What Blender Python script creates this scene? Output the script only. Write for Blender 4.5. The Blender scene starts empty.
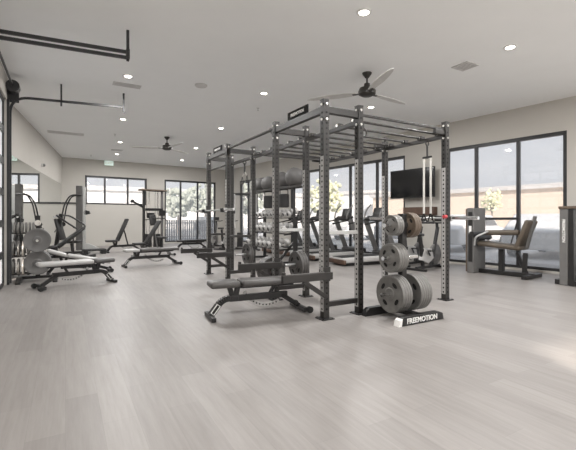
import bpy, bmesh, math, random
from math import sin, cos, pi, radians, atan2, sqrt
from mathutils import Vector, Matrix
random.seed(7)
sc = bpy.context.scene
COL = sc.collection
V = Vector
# ---------------------------------------------------------------- camera frame (X across the gym, Y towards the far wall)
FPX, U0, HOR, EYE = 387.0, 288.0, 218.7, 1.2
YAW = radians(29.9)
SN, CS = sin(YAW), cos(YAW)
CEIL = 3.78
def at(u, d):
    lat = (u - U0) / FPX * d
    return (d*SN + lat*CS, d*CS - lat*SN)
def floor_at(u, v, z=0.0):
    d = (EYE - z) * FPX / (v - HOR)
    return at(u, d)
def ceil_at(u, v):
    return floor_at(u, v, CEIL)

# ---------------------------------------------------------------- mesh builder
class MB:
    def __init__(s): s.bm = bmesh.new()
    def _mi(s, faces, mi):
        if mi:
            for f in faces: f.material_index = mi
    def hexa(s, pts, mi=0):
        v = [s.bm.verts.new(p) for p in pts]
        fs = []
        for q in ((0,3,2,1),(4,5,6,7),(0,1,5,4),(1,2,6,5),(2,3,7,6),(3,0,4,7)):
            fs.append(s.bm.faces.new([v[i] for i in q]))
        s._mi(fs, mi); return s
    def box(s, c, size, rz=0.0, mi=0):
        c = V(c); hx, hy, hz = size[0]/2, size[1]/2, size[2]/2
        R = Matrix.Rotation(rz, 3, 'Z')
        pts = [c + R @ V(p) for p in ((-hx,-hy,-hz),(hx,-hy,-hz),(hx,hy,-hz),(-hx,hy,-hz),(-hx,-hy,hz),(hx,-hy,hz),(hx,hy,hz),(-hx,hy,hz))]
        return s.hexa(pts, mi)
    def bar(s, p0, p1, w, h, up=(0,0,1), mi=0):
        p0, p1 = V(p0), V(p1); d = (p1-p0).normalized(); up = V(up)
        if abs(d.dot(up)) > .98: up = V((0,1,0))
        sx = d.cross(up).normalized(); uz = sx.cross(d).normalized()
        a, b = sx*w/2, uz*h/2
        return s.hexa([p0-a-b, p0+a-b, p1+a-b, p1-a-b, p0-a+b, p0+a+b, p1+a+b, p1-a+b], mi)
    def pad(s, p0, p1, w, t, r=.02, up=(0,0,1), seg=3, mi=0, w2=None):
        """upholstered pad from p0 to p1 with rounded edges"""
        p0, p1 = V(p0), V(p1); d = (p1-p0).normalized(); up = V(up)
        sx = d.cross(up).normalized(); uz = sx.cross(d).normalized()
        w2 = w2 or w
        a, b, a2 = sx*w/2, uz*t/2, sx*w2/2
        t_ = bmesh.new()
        v = [t_.verts.new(p) for p in (p0-a-b, p0+a-b, p1+a2-b, p1-a2-b, p0-a+b, p0+a+b, p1+a2+b, p1-a2+b)]
        for q in ((0,3,2,1),(4,5,6,7),(0,1,5,4),(1,2,6,5),(2,3,7,6),(3,0,4,7)): t_.faces.new([v[i] for i in q])
        bmesh.ops.bevel(t_, geom=t_.edges[:], offset=min(r, t*.45), segments=seg, affect='EDGES', profile=.5)
        return s._absorb(t_, mi)
    def _absorb(s, t_, mi=0):
        m = bpy.data.meshes.new('tmp'); 
        if mi:
            for f in t_.faces: f.material_index = mi
        t_.to_mesh(m); t_.free(); s.bm.from_mesh(m); bpy.data.meshes.remove(m); return s
    def cyl(s, p0, p1, r, r2=None, seg=14, mi=0):
        p0, p1 = V(p0), V(p1); r2 = r if r2 is None else r2
        return s.lathe(p0, p1-p0, [(0,0),(0,r),(1,r2),(1,0)], seg, mi)
    def lathe(s, base, axis, prof, seg=24, mi=0):
        """prof: (fraction along axis, radius)"""
        base, axis = V(base), V(axis); d = axis.normalized()
        h = V((0,0,1)) if abs(d.z) < .9 else V((1,0,0))
        x = d.cross(h).normalized(); y = d.cross(x).normalized()
        rings = []
        for (f, r) in prof:
            c = base + axis*f
            if r < 1e-6: rings.append([s.bm.verts.new(c)])
            else: rings.append([s.bm.verts.new(c + x*cos(2*pi*i/seg)*r + y*sin(2*pi*i/seg)*r) for i in range(seg)])
        fs = []
        for A, B in zip(rings, rings[1:]):
            for i in range(seg):
                j = (i+1) % seg
                if len(A) == 1 and len(B) == 1: continue
                if len(A) == 1: fs.append(s.bm.faces.new([A[0], B[j], B[i]]))
                elif len(B) == 1: fs.append(s.bm.faces.new([A[i], A[j], B[0]]))
                else: fs.append(s.bm.faces.new([A[i], A[j], B[j], B[i]]))
        s._mi(fs, mi); return s
    def tube(s, pts, r, seg=8, mi=0, closed=False):
        pts = [V(p) for p in pts]; n = len(pts); rings = []
        t0 = (pts[1]-pts[0]).normalized()
        h = V((0,0,1)) if abs(t0.z) < .9 else V((1,0,0))
        x = t0.cross(h).normalized()
        for i, p in enumerate(pts):
            if closed: t = (pts[(i+1) % n]-pts[i-1]).normalized()
            elif i == 0: t = t0
            elif i == n-1: t = (pts[-1]-pts[-2]).normalized()
            else: t = ((pts[i+1]-p).normalized() + (p-pts[i-1]).normalized()).normalized()
            x = (x - t*x.dot(t)).normalized(); y = t.cross(x)
            rr = r[i] if isinstance(r, (list, tuple)) else r
            rings.append([s.bm.verts.new(p + x*cos(2*pi*k/seg)*rr + y*sin(2*pi*k/seg)*rr) for k in range(seg)])
        fs = []
        pairs = list(zip(rings, rings[1:])) + ([(rings[-1], rings[0])] if closed else [])
        for A, B in pairs:
            for k in range(seg):
                j = (k+1) % seg; fs.append(s.bm.faces.new([A[k], A[j], B[j], B[k]]))
        if not closed:
            fs.append(s.bm.faces.new(rings[0][::-1])); fs.append(s.bm.faces.new(rings[-1]))
        s._mi(fs, mi); return s
    def ball(s, c, r, sc_=(1,1,1), seg=20, mi=0):
        t_ = bmesh.new(); bmesh.ops.create_uvsphere(t_, u_segments=seg, v_segments=seg//2+2, radius=r)
        for v in t_.verts: v.co = V((v.co.x*sc_[0], v.co.y*sc_[1], v.co.z*sc_[2])) + V(c)
        return s._absorb(t_, mi)
    def prism(s, poly, origin, ax, ay, depth, mi=0):
        """2-D outline in the plane (ax, ay) about origin, thickened by the vector depth"""
        o, ax, ay, dp = V(origin), V(ax), V(ay), V(depth)
        a = [s.bm.verts.new(o + ax*x + ay*y) for x, y in poly]
        b = [s.bm.verts.new(o + ax*x + ay*y + dp) for x, y in poly]
        fs = [s.bm.faces.new(a[::-1]), s.bm.faces.new(b)]
        n = len(poly)
        for i in range(n):
            j = (i+1) % n; fs.append(s.bm.faces.new([a[i], a[j], b[j], b[i]]))
        s._mi(fs, mi); return s
    def build(s, name, m, parent=None, loc=(0,0,0), rz=0.0, bevel=0.0, smooth=True):
        bmesh.ops.recalc_face_normals(s.bm, faces=s.bm.faces[:])
        me = bpy.data.meshes.new(name); s.bm.to_mesh(me); s.bm.free()
        for mm in (m if isinstance(m, (list, tuple)) else [m]): me.materials.append(mm)
        if smooth:
            for p in me.polygons: p.use_smooth = True
            me.set_sharp_from_angle(angle=radians(38))
        o = bpy.data.objects.new(name, me); COL.objects.link(o)
        o.location = loc; o.rotation_euler = (0,0,rz)
        if parent: o.parent = parent
        if bevel:
            b = o.modifiers.new('edge', 'BEVEL'); b.width = bevel; b.segments = 2; b.limit_method = 'ANGLE'; b.angle_limit = radians(50)
        return o
def fillet(pts, rad, n=5):
    pts = [V(p) for p in pts]; out = [pts[0]]
    for a, b, c in zip(pts, pts[1:], pts[2:]):
        u, w = (a-b), (c-b); k = min(rad, u.length*.48, w.length*.48)
        p, q = b + u.normalized()*k, b + w.normalized()*k
        for i in range(n+1):
            t = i/n; out.append(p*(1-t)**2 + b*2*t*(1-t) + q*t*t)
    out.append(pts[-1]); return out
def arc(c, r, a0, a1, ax, ay, n=12):
    c, ax, ay = V(c), V(ax), V(ay)
    return [c + ax*r*cos(a0+(a1-a0)*i/n) + ay*r*sin(a0+(a1-a0)*i/n) for i in range(n+1)]
def thing(name, label, cat, loc=(0,0,0), rz=0.0, group=None):
    o = bpy.data.objects.new(name, None); COL.objects.link(o); o.empty_display_size = .1
    o.location = loc if len(loc) == 3 else (loc[0], loc[1], 0); o.rotation_euler = (0,0,rz)
    return tag(o, label, cat, group)
def tag(o, label=None, cat=None, group=None, kind=None):
    for k, v in (('label', label), ('category', cat), ('group', group), ('kind', kind)):
        if v: o[k] = v
    return o
def structure(o): o['kind'] = 'structure'; return o
def dup(root, loc, rz=0.0, label=None, group=None):
    r = root.copy(); COL.objects.link(r); r.location = loc if len(loc) == 3 else (loc[0], loc[1], 0); r.rotation_euler = (0,0,rz)
    if label: r['label'] = label
    if group: r['group'] = group
    for ch in list(root.children):
        c = ch.copy(); COL.objects.link(c); c.parent = r
        for g in list(ch.children):
            d = g.copy(); COL.objects.link(d); d.parent = c
    return r
def lettering(text, m, parent, loc, rot, size, depth=.002, name='lettering'):
    cu = bpy.data.curves.new('letters', 'FONT'); cu.body = text; cu.size = size; cu.extrude = depth
    cu.align_x = 'CENTER'; cu.align_y = 'CENTER'; cu.offset = size*.025
    t = bpy.data.objects.new('letters', cu); COL.objects.link(t)
    dg = bpy.context.evaluated_depsgraph_get(); me = bpy.data.meshes.new_from_object(t.evaluated_get(dg))
    bpy.data.objects.remove(t); bpy.data.curves.remove(cu)
    me.name = name; me.materials.clear(); me.materials.append(m)
    o = bpy.data.objects.new(name, me); COL.objects.link(o); o.parent = parent
    o.location = loc; o.rotation_euler = rot
    return o

# ---------------------------------------------------------------- materials
def mat(name, col, rough=.5, metal=0.0, var=.06, scale=8.0, bump=0.0, bscale=60.0, coat=0.0, spec=.5):
    m = bpy.data.materials.new(name); m.use_nodes = True
    nt = m.node_tree; b = nt.nodes['Principled BSDF']
    b.inputs['Roughness'].default_value = rough; b.inputs['Metallic'].default_value = metal
    b.inputs['Coat Weight'].default_value = coat; b.inputs['Specular IOR Level'].default_value = spec
    tc = nt.nodes.new('ShaderNodeTexCoord'); n = nt.nodes.new('ShaderNodeTexNoise')
    n.inputs['Scale'].default_value = scale; n.inputs['Detail'].default_value = 4
    r = nt.nodes.new('ShaderNodeValToRGB'); c = r.color_ramp
    c.elements[0].position, c.elements[1].position = .3, .7
    c.elements[0].color = tuple(max(0, x*(1-var)) for x in col) + (1,)
    c.elements[1].color = tuple(min(1, x*(1+var)) for x in col) + (1,)
    L = nt.links.new
    L(tc.outputs['Object'], n.inputs['Vector']); L(n.outputs['Fac'], r.inputs['Fac']); L(r.outputs['Color'], b.inputs['Base Color'])
    if bump:
        n2 = nt.nodes.new('ShaderNodeTexNoise'); n2.inputs['Scale'].default_value = bscale
        bp = nt.nodes.new('ShaderNodeBump'); bp.inputs['Strength'].default_value = bump; bp.inputs['Distance'].default_value = .01
        L(tc.outputs['Object'], n2.inputs['Vector']); L(n2.outputs['Fac'], bp.inputs['Height']); L(bp.outputs['Normal'], b.inputs['Normal'])
    return m
def emit(name, col, s):
    m = bpy.data.materials.new(name); m.use_nodes = True; nt = m.node_tree
    b = nt.nodes['Principled BSDF']; b.inputs['Base Color'].default_value = (*col, 1)
    b.inputs['Emission Color'].default_value = (*col, 1); b.inputs['Emission Strength'].default_value = s
    return m
def glass_mat(name, tint=(.96,.965,.965), gloss=.07):
    m = bpy.data.materials.new(name); m.use_nodes = True; nt = m.node_tree; nt.nodes.clear()
    out = nt.nodes.new('ShaderNodeOutputMaterial'); t = nt.nodes.new('ShaderNodeBsdfTransparent'); g = nt.nodes.new('ShaderNodeBsdfGlossy')
    t.inputs['Color'].default_value = (*tint, 1); g.inputs['Roughness'].default_value = .02
    lw = nt.nodes.new('ShaderNodeLayerWeight'); lw.inputs['Blend'].default_value = .5
    pw = nt.nodes.new('ShaderNodeMath'); pw.operation = 'POWER'; pw.inputs[1].default_value = 5; nt.links.new(lw.outputs['Facing'], pw.inputs[0])
    fr = nt.nodes.new('ShaderNodeMath'); fr.operation = 'MULTIPLY_ADD'; fr.inputs[1].default_value = .5; fr.inputs[2].default_value = .03; nt.links.new(pw.outputs[0], fr.inputs[0])
    mx = nt.nodes.new('ShaderNodeMixShader'); nt.links.new(fr.outputs[0], mx.inputs[0])
    tr = nt.nodes.new('ShaderNodeBsdfTranslucent'); tr.inputs['Color'].default_value = (.95,.96,.97,1); hz = nt.nodes.new('ShaderNodeMixShader'); hz.inputs[0].default_value = .12
    nt.links.new(t.outputs[0], hz.inputs[1]); nt.links.new(tr.outputs[0], hz.inputs[2]); nt.links.new(hz.outputs[0], mx.inputs[1]); nt.links.new(g.outputs[0], mx.inputs[2]); nt.links.new(mx.outputs[0], out.inputs[0])
    return m
def translucent_mat(name, col):
    m = bpy.data.materials.new(name); m.use_nodes = True; nt = m.node_tree; nt.nodes.clear(); L = nt.links.new
    out = nt.nodes.new('ShaderNodeOutputMaterial'); t = nt.nodes.new('ShaderNodeBsdfTranslucent'); d = nt.nodes.new('ShaderNodeBsdfDiffuse'); mx = nt.nodes.new('ShaderNodeMixShader')
    tc = nt.nodes.new('ShaderNodeTexCoord'); n = nt.nodes.new('ShaderNodeTexNoise'); n.inputs['Scale'].default_value = 2; r = nt.nodes.new('ShaderNodeValToRGB')
    r.color_ramp.elements[0].color = tuple(x*.96 for x in col)+(1,); r.color_ramp.elements[1].color = (*col,1)
    L(tc.outputs['Object'], n.inputs['Vector']); L(n.outputs['Fac'], r.inputs['Fac']); L(r.outputs['Color'], t.inputs['Color']); L(r.outputs['Color'], d.inputs['Color'])
    mx.inputs[0].default_value = .5; L(t.outputs[0], mx.inputs[1]); L(d.outputs[0], mx.inputs[2]); L(mx.outputs[0], out.inputs[0])
    return m
def plank_mat():
    m = bpy.data.materials.new('vinyl_plank'); m.use_nodes = True; nt = m.node_tree; b = nt.nodes['Principled BSDF']; L = nt.links.new
    tc = nt.nodes.new('ShaderNodeTexCoord'); mp = nt.nodes.new('ShaderNodeMapping'); mp.inputs['Rotation'].default_value = (0,0,pi/2)
    L(tc.outputs['Object'], mp.inputs['Vector'])
    br = nt.nodes.new('ShaderNodeTexBrick'); br.inputs['Scale'].default_value = 1.0
    br.inputs['Brick Width'].default_value = 1.25; br.inputs['Row Height'].default_value = .19; br.inputs['Mortar Size'].default_value = .0012
    br.inputs['Mortar Smooth'].default_value = .6; br.inputs['Bias'].default_value = .0; br.offset = .37; br.offset_frequency = 2
    br.inputs['Color1'].default_value = (.252,.235,.225,1); br.inputs['Color2'].default_value = (.294,.275,.264,1); br.inputs['Mortar'].default_value = (.23,.214,.204,1)
    L(mp.outputs['Vector'], br.inputs['Vector'])
    # wood grain stretched along each plank
    mp2 = nt.nodes.new('ShaderNodeMapping'); mp2.inputs['Scale'].default_value = (16, 1.1, 1); L(tc.outputs['Object'], mp2.inputs['Vector'])
    n = nt.nodes.new('ShaderNodeTexNoise'); n.inputs['Scale'].default_value = 1.6; n.inputs['Detail'].default_value = 6; n.inputs['Roughness'].default_value = .65
    L(mp2.outputs['Vector'], n.inputs['Vector'])
    r = nt.nodes.new('ShaderNodeValToRGB'); r.color_ramp.elements[0].position = .3; r.color_ramp.elements[1].position = .72
    r.color_ramp.elements[0].color = (.86,.85,.84,1); r.color_ramp.elements[1].color = (1.08,1.08,1.08,1)
    L(n.outputs['Fac'], r.inputs['Fac'])
    mx = nt.nodes.new('ShaderNodeMix'); mx.data_type = 'RGBA'; mx.blend_type = 'MULTIPLY'; mx.inputs['Factor'].default_value = 1
    L(br.outputs['Color'], mx.inputs['A']); L(r.outputs['Color'], mx.inputs['B']); L(mx.outputs['Result'], b.inputs['Base Color'])
    b.inputs['Roughness'].default_value = .42; b.inputs['Specular IOR Level'].default_value = .45
    return m
M = {}
M['floor'] = plank_mat()
M['ceiling'] = mat('ceiling_paint', (.91,.92,.92), .9, var=.01, scale=2)
M['wall'] = mat('wall_paint', (.52,.497,.46), .85, var=.015, scale=2)
M['trim'] = mat('trim_dark', (.035,.034,.034), .45)
M['frame'] = mat('window_frame_black', (.03,.03,.032), .4)
M['white'] = mat('white_paint', (.8,.8,.79), .5, var=.02)
M['glass'] = glass_mat('tinted_window_glass', (.735,.737,.75)); M['clear'] = glass_mat('clear_window_glass')
M['frost'] = translucent_mat('frosted_panel', (.85,.86,.87))
M['black'] = mat('black_powder_coat', (.016,.015,.015), .36, var=.15)
M['rig'] = mat('dark_bronze_powder_coat', (.018,.0155,.014), .40, metal=.0, var=.12, spec=.6)
M['strip'] = mat('grey_rack_strip', (.46,.45,.44), .36, metal=.3, var=.06)
M['hole'] = mat('punched_hole', (.006,.006,.006), .9)
M['bolt'] = mat('bolt_zinc', (.62,.60,.57), .3, metal=.9)
M['steel'] = mat('brushed_steel', (.60,.60,.60), .32, metal=.95, var=.05)
M['chrome'] = mat('chrome', (.8,.8,.8), .12, metal=1.0, var=.02)
M['silver'] = mat('silver_paint', (.50,.50,.49), .38, metal=.35, var=.05)
M['grey'] = mat('mid_grey_paint', (.14,.136,.132), .45, var=.06)
M['lgrey'] = mat('light_grey_paint', (.46,.45,.44), .45, var=.05)
M['iron'] = mat('grey_cast_plate', (.19,.184,.175), .42, metal=.3, var=.12, scale=14)
M['bronze'] = mat('brown_urethane', (.115,.085,.062), .5, var=.12)
M['rubber'] = mat('black_rubber', (.018,.018,.018), .7, var=.1)
M['vinyl'] = mat('black_vinyl', (.020,.019,.019), .42, var=.1, bump=.1, bscale=200)
M['gvinyl'] = mat('grey_vinyl', (.085,.080,.077), .42, var=.08, bump=.1, bscale=200)
M['bvinyl'] = mat('taupe_vinyl', (.10,.08,.06), .45, var=.08, bump=.1, bscale=200)
M['gball'] = mat('grey_ball_rubber', (.085,.081,.079), .6, var=.08, scale=5)
M['label'] = mat('white_label', (.82,.81,.79), .5, var=.02)
M['red'] = mat('red_plastic', (.5,.05,.06), .4)
M['strap'] = mat('pale_webbing', (.70,.68,.64), .8, var=.05)
M['screen'] = mat('tv_screen', (.012,.012,.013), .12, var=.2)
M['mirror'] = mat('mirror_silver', (.86,.88,.87), .015, metal=1.0, var=0)
M['lamp'] = emit('lamp_lens', (1,.93,.82), 14)
M['exit'] = emit('exit_green', (.72,.88,.80), .25)
M['pale_window'] = mat('pale_window_glass', (.62,.64,.66), .3)
M['fan'] = mat('fan_dark_bronze', (.03,.026,.022), .4)
M['blade'] = mat('fan_blade_grey', (.62,.61,.59), .5)
M['vent'] = mat('vent_grey', (.60,.59,.58), .6)
M['wood'] = mat('warm_brown_deck', (.10,.058,.04), .55, var=.2)
M['tan'] = mat('tan_stucco', (.78,.64,.52), .9, var=.04, scale=3)
M['stucco'] = mat('pale_stucco', (.80,.79,.77), .9, var=.03, scale=3)
M['roof'] = mat('pale_roof', (.62,.60,.58), .8)
M['asphalt'] = mat('pale_asphalt', (.55,.54,.53), .9, var=.06, scale=2)
M['carw'] = mat('car_white', (.85,.85,.85), .3, var=.01)
M['carg'] = mat('car_silver', (.74,.74,.74), .35, metal=.0, var=.01)
M['card'] = mat('car_dark', (.16,.17,.19), .3, var=.01)
M['carglass'] = mat('car_glass', (.14,.16,.18), .1)
M['leaf'] = mat('pale_leaf', (.42,.45,.39), .9, var=.15, scale=3)
M['yleaf'] = mat('yellow_green_leaf', (.74,.74,.52), .9, var=.2, scale=3)
M['bark'] = mat('bark', (.30,.25,.21), .9, var=.2)
M['fencegrey'] = mat('fence_grey', (.13,.13,.135), .7)
# ================================================================ THE SETTING
BL, BR = V((-.13,18.76,0)), V((7.44,19.44,0))
def back_pt(x): return V((x, 18.77+.09*x, 0))
def right_pt(y): return V((9.27-.12*(y-4.19), y, 0))
def left_pt(y): return V((-.13-.113*(18.76-y), y, 0))
NEAR = -3.2
m = MB(); m.box((4, 8, -.05), (14, 24, .1)); structure(m.build('floor', M['floor'], smooth=False))
m = MB(); m.box((4, 8, CEIL+.05), (14, 24, .1)); structure(m.build('ceiling', M['ceiling'], smooth=False))
def wall(name, p0, p1, opens, out, th=.22, H=CEIL):
    """wall from p0 to p1 with openings (t0, t1, z0, z1) in metres along it, thickened towards out"""
    p0, p1 = V(p0), V(p1); L = (p1-p0).length; d = (p1-p0)/L; o = V(out)
    n = V((-d.y, d.x, 0)); n = n if n.dot(o) > 0 else -n
    m = MB()
    def blk(a, b, z0, z1):
        if b-a < 1e-4 or z1-z0 < 1e-4: return
        q = [p0+d*a, p0+d*b, p0+d*b+n*th, p0+d*a+n*th]
        m.hexa([V((p.x,p.y,z0)) for p in q] + [V((p.x,p.y,z1)) for p in q])
    t = 0
    for (a, b, z0, z1) in sorted(opens):
        blk(t, a, 0, H); blk(a, b, 0, z0); blk(a, b, z1, H); t = b
    blk(t, L, 0, H)
    return structure(m.build(name, M['wall'], smooth=False)), d, n
WZ = 3.09
# ---- windows: frame bars, mullions and one pane per bay
wn = [0]
def window(p0, p1, z0, z1, ts, n, transoms=(), glass='glass'):
    """p0..p1 opening; ts: positions of mullions in metres; transoms: (t0, t1, z)"""
    wn[0] += 1
    p0, p1 = V(p0), V(p1); L = (p1-p0).length; d = (p1-p0)/L; n = V(n); mid = n*.07
    root = bpy.data.objects.new('window_%d' % wn[0], None); COL.objects.link(root); structure(root)
    def P(t, z): 
        q = p0 + d*t + mid; return V((q.x, q.y, z))
    f = MB(); w = .065
    f.bar(P(0, z1-w/2), P(L, z1-w/2), .10, w*1.5); f.bar(P(0, z0+w/2), P(L, z0+w/2), .10, w)
    f.bar(P(w/2, z0), P(w/2, z1), .10, w, up=n); f.bar(P(L-w/2, z0), P(L-w/2, z1), .10, w, up=n)
    f.build('window_frame', M['frame'], root, bevel=.004)
    for t in ts:
        k = MB(); k.bar(P(t, z0+w), P(t, z1-w), .07, .085, up=n); k.build('mullion', M['frame'], root, bevel=.004)
    for (a, b, z) in transoms:
        k = MB(); k.bar(P(a, z), P(b, z), .08, .06); k.build('transom', M['frame'], root, bevel=.004)
    edges = [0] + list(ts) + [L]
    for a, b in zip(edges, edges[1:]):
        g = MB(); g.hexa([P(a+.03,z0+.05)-n*.004, P(b-.03,z0+.05)-n*.004, P(b-.03,z0+.05)+n*.004, P(a+.03,z0+.05)+n*.004,
                          P(a+.03,z1-.05)-n*.004, P(b-.03,z1-.05)-n*.004, P(b-.03,z1-.05)+n*.004, P(a+.03,z1-.05)+n*.004])
        g.build('pane', M[glass], root, smooth=False)
    return root
# back wall: high three-pane window, then a full-height one
db = (BR-BL).normalized()
def tb(x): return (back_pt(x)-BL).dot(db)
ob = [(tb(.73), tb(3.32), 1.83, 3.08), (tb(4.14), tb(6.8), .06, WZ)]
w_, d_, nb = wall('wall_back', BL, BR, ob, (0,1,0))
window(BL+db*ob[0][0], BL+db*ob[0][1], ob[0][2], ob[0][3], [tb(1.52)-ob[0][0], tb(2.48)-ob[0][0]], nb)
window(BL+db*ob[1][0], BL+db*ob[1][1], ob[1][2], ob[1][3], [tb(4.95)-ob[1][0], tb(5.83)-ob[1][0]], nb)
# right wall, measured from its near end
R0, R1 = right_pt(NEAR), BR
dr = (R1-R0).normalized()
def tr(y): return (right_pt(y)-R0).dot(dr)
orr = [(tr(-1.2), tr(3.2), .05, WZ), (tr(4.19), tr(6.97), .05, WZ), (tr(8.27), tr(13.9), .05, WZ), (tr(15.8), tr(18.1), .05, WZ)]
w_, d_, nr = wall('wall_right', R0, R1, orr, (1,0,0))
window(R0+dr*orr[0][0], R0+dr*orr[0][1], .05, WZ, [1.1, 2.2, 3.3], nr, glass='clear')
window(R0+dr*orr[1][0], R0+dr*orr[1][1], .05, WZ, [tr(5.17)-orr[1][0], tr(6.16)-orr[1][0]], nr, [(tr(5.17)-orr[1][0], tr(6.16)-orr[1][0], 1.2)])
window(R0+dr*orr[2][0], R0+dr*orr[2][1], .05, WZ, [tr(y)-orr[2][0] for y in (9.37,10.55,11.7,12.8)], nr)
window(R0+dr*orr[3][0], R0+dr*orr[3][1], .05, WZ, [tr(16.6)-orr[3][0], tr(17.35)-orr[3][0]], nr)
# left: the garage-door wall stands a little further into the room than the mirrored wall
GX = -.92; GY0, GY1 = 5.72, 8.58
gw0, gw1 = V((GX, NEAR, 0)), V((GX, 8.75, 0))
w_, d_, ng = wall('wall_garage', gw0, gw1, [(GY0-NEAR, GY1-NEAR, 0, 3.35)], (-1,0,0), th=.2)
w_, d_, nl = wall('wall_left', left_pt(8.6), BL, [], (-1,0,0))
on = [(2.38, 6.4, .05, 3.2), (6.7, 10.7, .05, 3.2)]; n0 = V((GX-.2, NEAR, 0)); dn = (R0-n0).normalized()  # unseen window openings, added to light the ceiling and throw the floor sun patch
w_, d_, nn = wall('wall_near', n0, R0, on, (0,-1,0))
for (a_, b_, c_, e_) in on: window(n0+dn*a_, n0+dn*b_, c_, e_, [1.05,2.1,3.15], nn, glass='clear')
# dark ledge trim on the back wall running from the window sill to the corner
m = MB(); p, q = BL, back_pt(.78)
m.bar(V((p.x,p.y,1.86))-nb*.02, V((q.x,q.y,1.86))-nb*.02, .04, .07); structure(m.build('trim_1', M['trim']))
# slim pale baseboards
for nm, a, b, n in (('baseboard_back', BL, back_pt(4.05), nb), ('baseboard_left', left_pt(8.8), BL, nl)):
    m = MB(); m.bar(V((a.x,a.y,.05))-n*.008, V((b.x,b.y,.05))-n*.008, .016, .1); structure(m.build(nm, M['wall']))
# large mirror on the left wall
a, b = left_pt(8.95), left_pt(18.6)
m = MB(); m.hexa([V((p.x,p.y,z))-nl*o for z in (.32,2.62) for p, o in ((a,.003),(b,.003),(b,.012),(a,.012))])
o = m.build('wall_mirror', M['mirror'], smooth=False); tag(o, 'large frameless mirror covering the left wall beside the garage door', 'mirror')
# ---- glazed sectional garage door in its opening, with tracks, drum and hangers
door = bpy.data.objects.new('door_1', None); COL.objects.link(door); structure(door)
nsec, Hd = 6, 3.35
for i in range(nsec):
    z0, z1 = Hd*i/nsec, Hd*(i+1)/nsec
    f = MB(); X = GX-.06
    f.box((X, (GY0+GY1)/2, z0+.03), (.05, GY1-GY0, .06)); f.box((X, (GY0+GY1)/2, z1-.03), (.05, GY1-GY0, .06))
    for k in range(5):
        y = GY0+.04+(GY1-GY0-.08)*k/4; f.box((X, y, (z0+z1)/2), (.05, .07, z1-z0-.10))
    s_ = f.build('section_frame', M['frame'], door)
    g = MB(); g.box((X-.005, (GY0+GY1)/2, (z0+z1)/2), (.012, GY1-GY0-.08, z1-z0-.1)); g.build('frosted_pane', M['frost'], s_, smooth=False)
TZ = 3.46
def track(y, x1, z1, double):
    for k in range(2 if double else 1):
        zz = TZ - .075*k
        t = MB(); rr = .10 if double else .30
        pts = fillet([(GX+.05, y, .03), (GX+.05, y, zz-.04), (x1, y, z1-.075*k)], rr, 10)
        for a, b in zip(pts, pts[1:]): t.bar(a, b, .042, .03, up=(0,1,0))
        t.build('track', M['frame'], door)
    h = MB(); h.bar((x1-.02, y, z1-.12), (x1-.02, y, CEIL), .035, .035); h.box((x1-.02, y, z1-.03), (.045,.06,.13))
    h.build('hanger', M['frame'], door)
    if double: return
    xm = GX + .85; h = MB(); h.bar((xm, y, TZ-.10), (xm, y, CEIL), .03, .03); h.build('hanger', M['frame'], door)
track(GY1+.03, 1.06, TZ+.04, False)
track(GY0-.03, .76, TZ+.02, True)
dr_ = MB(); dr_.cyl((GX+.10, GY1-.14, TZ+.12), (GX+.10, GY1+.06, TZ+.12), .105, seg=20); dr_.cyl((GX+.10, GY1+.06, TZ+.12), (GX+.10, GY1+.09, TZ+.12), .05)
dr_.box((GX+.08, GY1+.07, TZ+.05), (.20, .02, .36)); dr_.cyl((GX+.10, GY0, TZ+.12), (GX+.10, GY1, TZ+.12), .018)
dr_.build('cable_drum', M['frame'], door)
jb = MB(); jb.box((GX+.02, GY1+.02, 1.68), (.04, .04, 3.35)); jb.build('jamb_angle', M['frame'], door)

# ================================================================ CEILING THINGS
def can_light(u, v, label, lit=None):
    x, y = ceil_at(u, v) if lit is None else lit
    t = thing('recessed_light', label, 'ceiling light', (x, y, CEIL), 0, 'recessed ceiling lights')
    r = MB(); r.lathe((0,0,0), (0,0,-.012), [(0,.062),(0,.095),(1,.092),(1,.062),(0,.062)], 28); r.build('trim_ring', M['white'], t)
    l = MB(); l.lathe((0,0,0), (0,0,-.008), [(0,.0),(0,.062),(1,.058),(1,0)], 28); l.build('lens', M['lamp'], t)
    return x, y
cans = [
 (364,12,'bright recessed ceiling light in front of the large fan, topmost in view'), (510,47,'recessed ceiling light beyond the square air diffuser, over the right windows'),
 (371,107,'recessed ceiling light just beyond the larger fan, above the rig rungs'), (264,93,'recessed ceiling light above the front sign of the rig'),
 (221,128,'recessed ceiling light above the far end of the rig'), (128,76,'first recessed light above the garage-door hanger, nearest of its row'),
 (123,119,'second recessed light of the row beyond the garage-door track'), (120,142,'third recessed light of the row beyond the garage-door track'),
 (117,154,'fourth recessed light of the row, close to the exit sign'), (196,148,'recessed ceiling light beside the smaller far fan, on its rig side'),
 (182,160,'recessed ceiling light beyond the smaller far fan, near the back windows')]
LAMPS = []
for (u, v, lb) in cans: LAMPS.append(can_light(u, v, lb))
def vent(name, u, v, sx, sy, label, rz=0, slats=6, m=None, cat='vent'):
    x, y = ceil_at(u, v); t = thing(name, label, cat, (x, y, CEIL), rz)
    f = MB(); 
    for s in (-1, 1): f.box((0, s*(sy/2-.015), -.006), (sx, .03, .012)); f.box((s*(sx/2-.015), 0, -.006), (.03, sy-.06, .012))
    f.build('vent_frame', m or M['vent'], t)
    b = MB(); b.box((0,0,-.002), (sx-.06, sy-.06, .004)); b.build('backing', M['grey'], t)
    for i in range(slats):
        q = MB(); yy = -sy/2+.03+(sy-.06)*(i+.5)/slats; q.box((0, yy, -.007), (sx-.06, (sy-.06)/slats*.55, .006)); q.build('slat', m or M['vent'], t)
vent('air_diffuser', 465, 66, .31, .31, 'square grey air diffuser in the ceiling between the large fan and the right windows', 0, 7)
vent('ceiling_vent', 127, 85, .50, .20, 'small rectangular vent above the garage-door track hanger', 0, 5)
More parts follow.
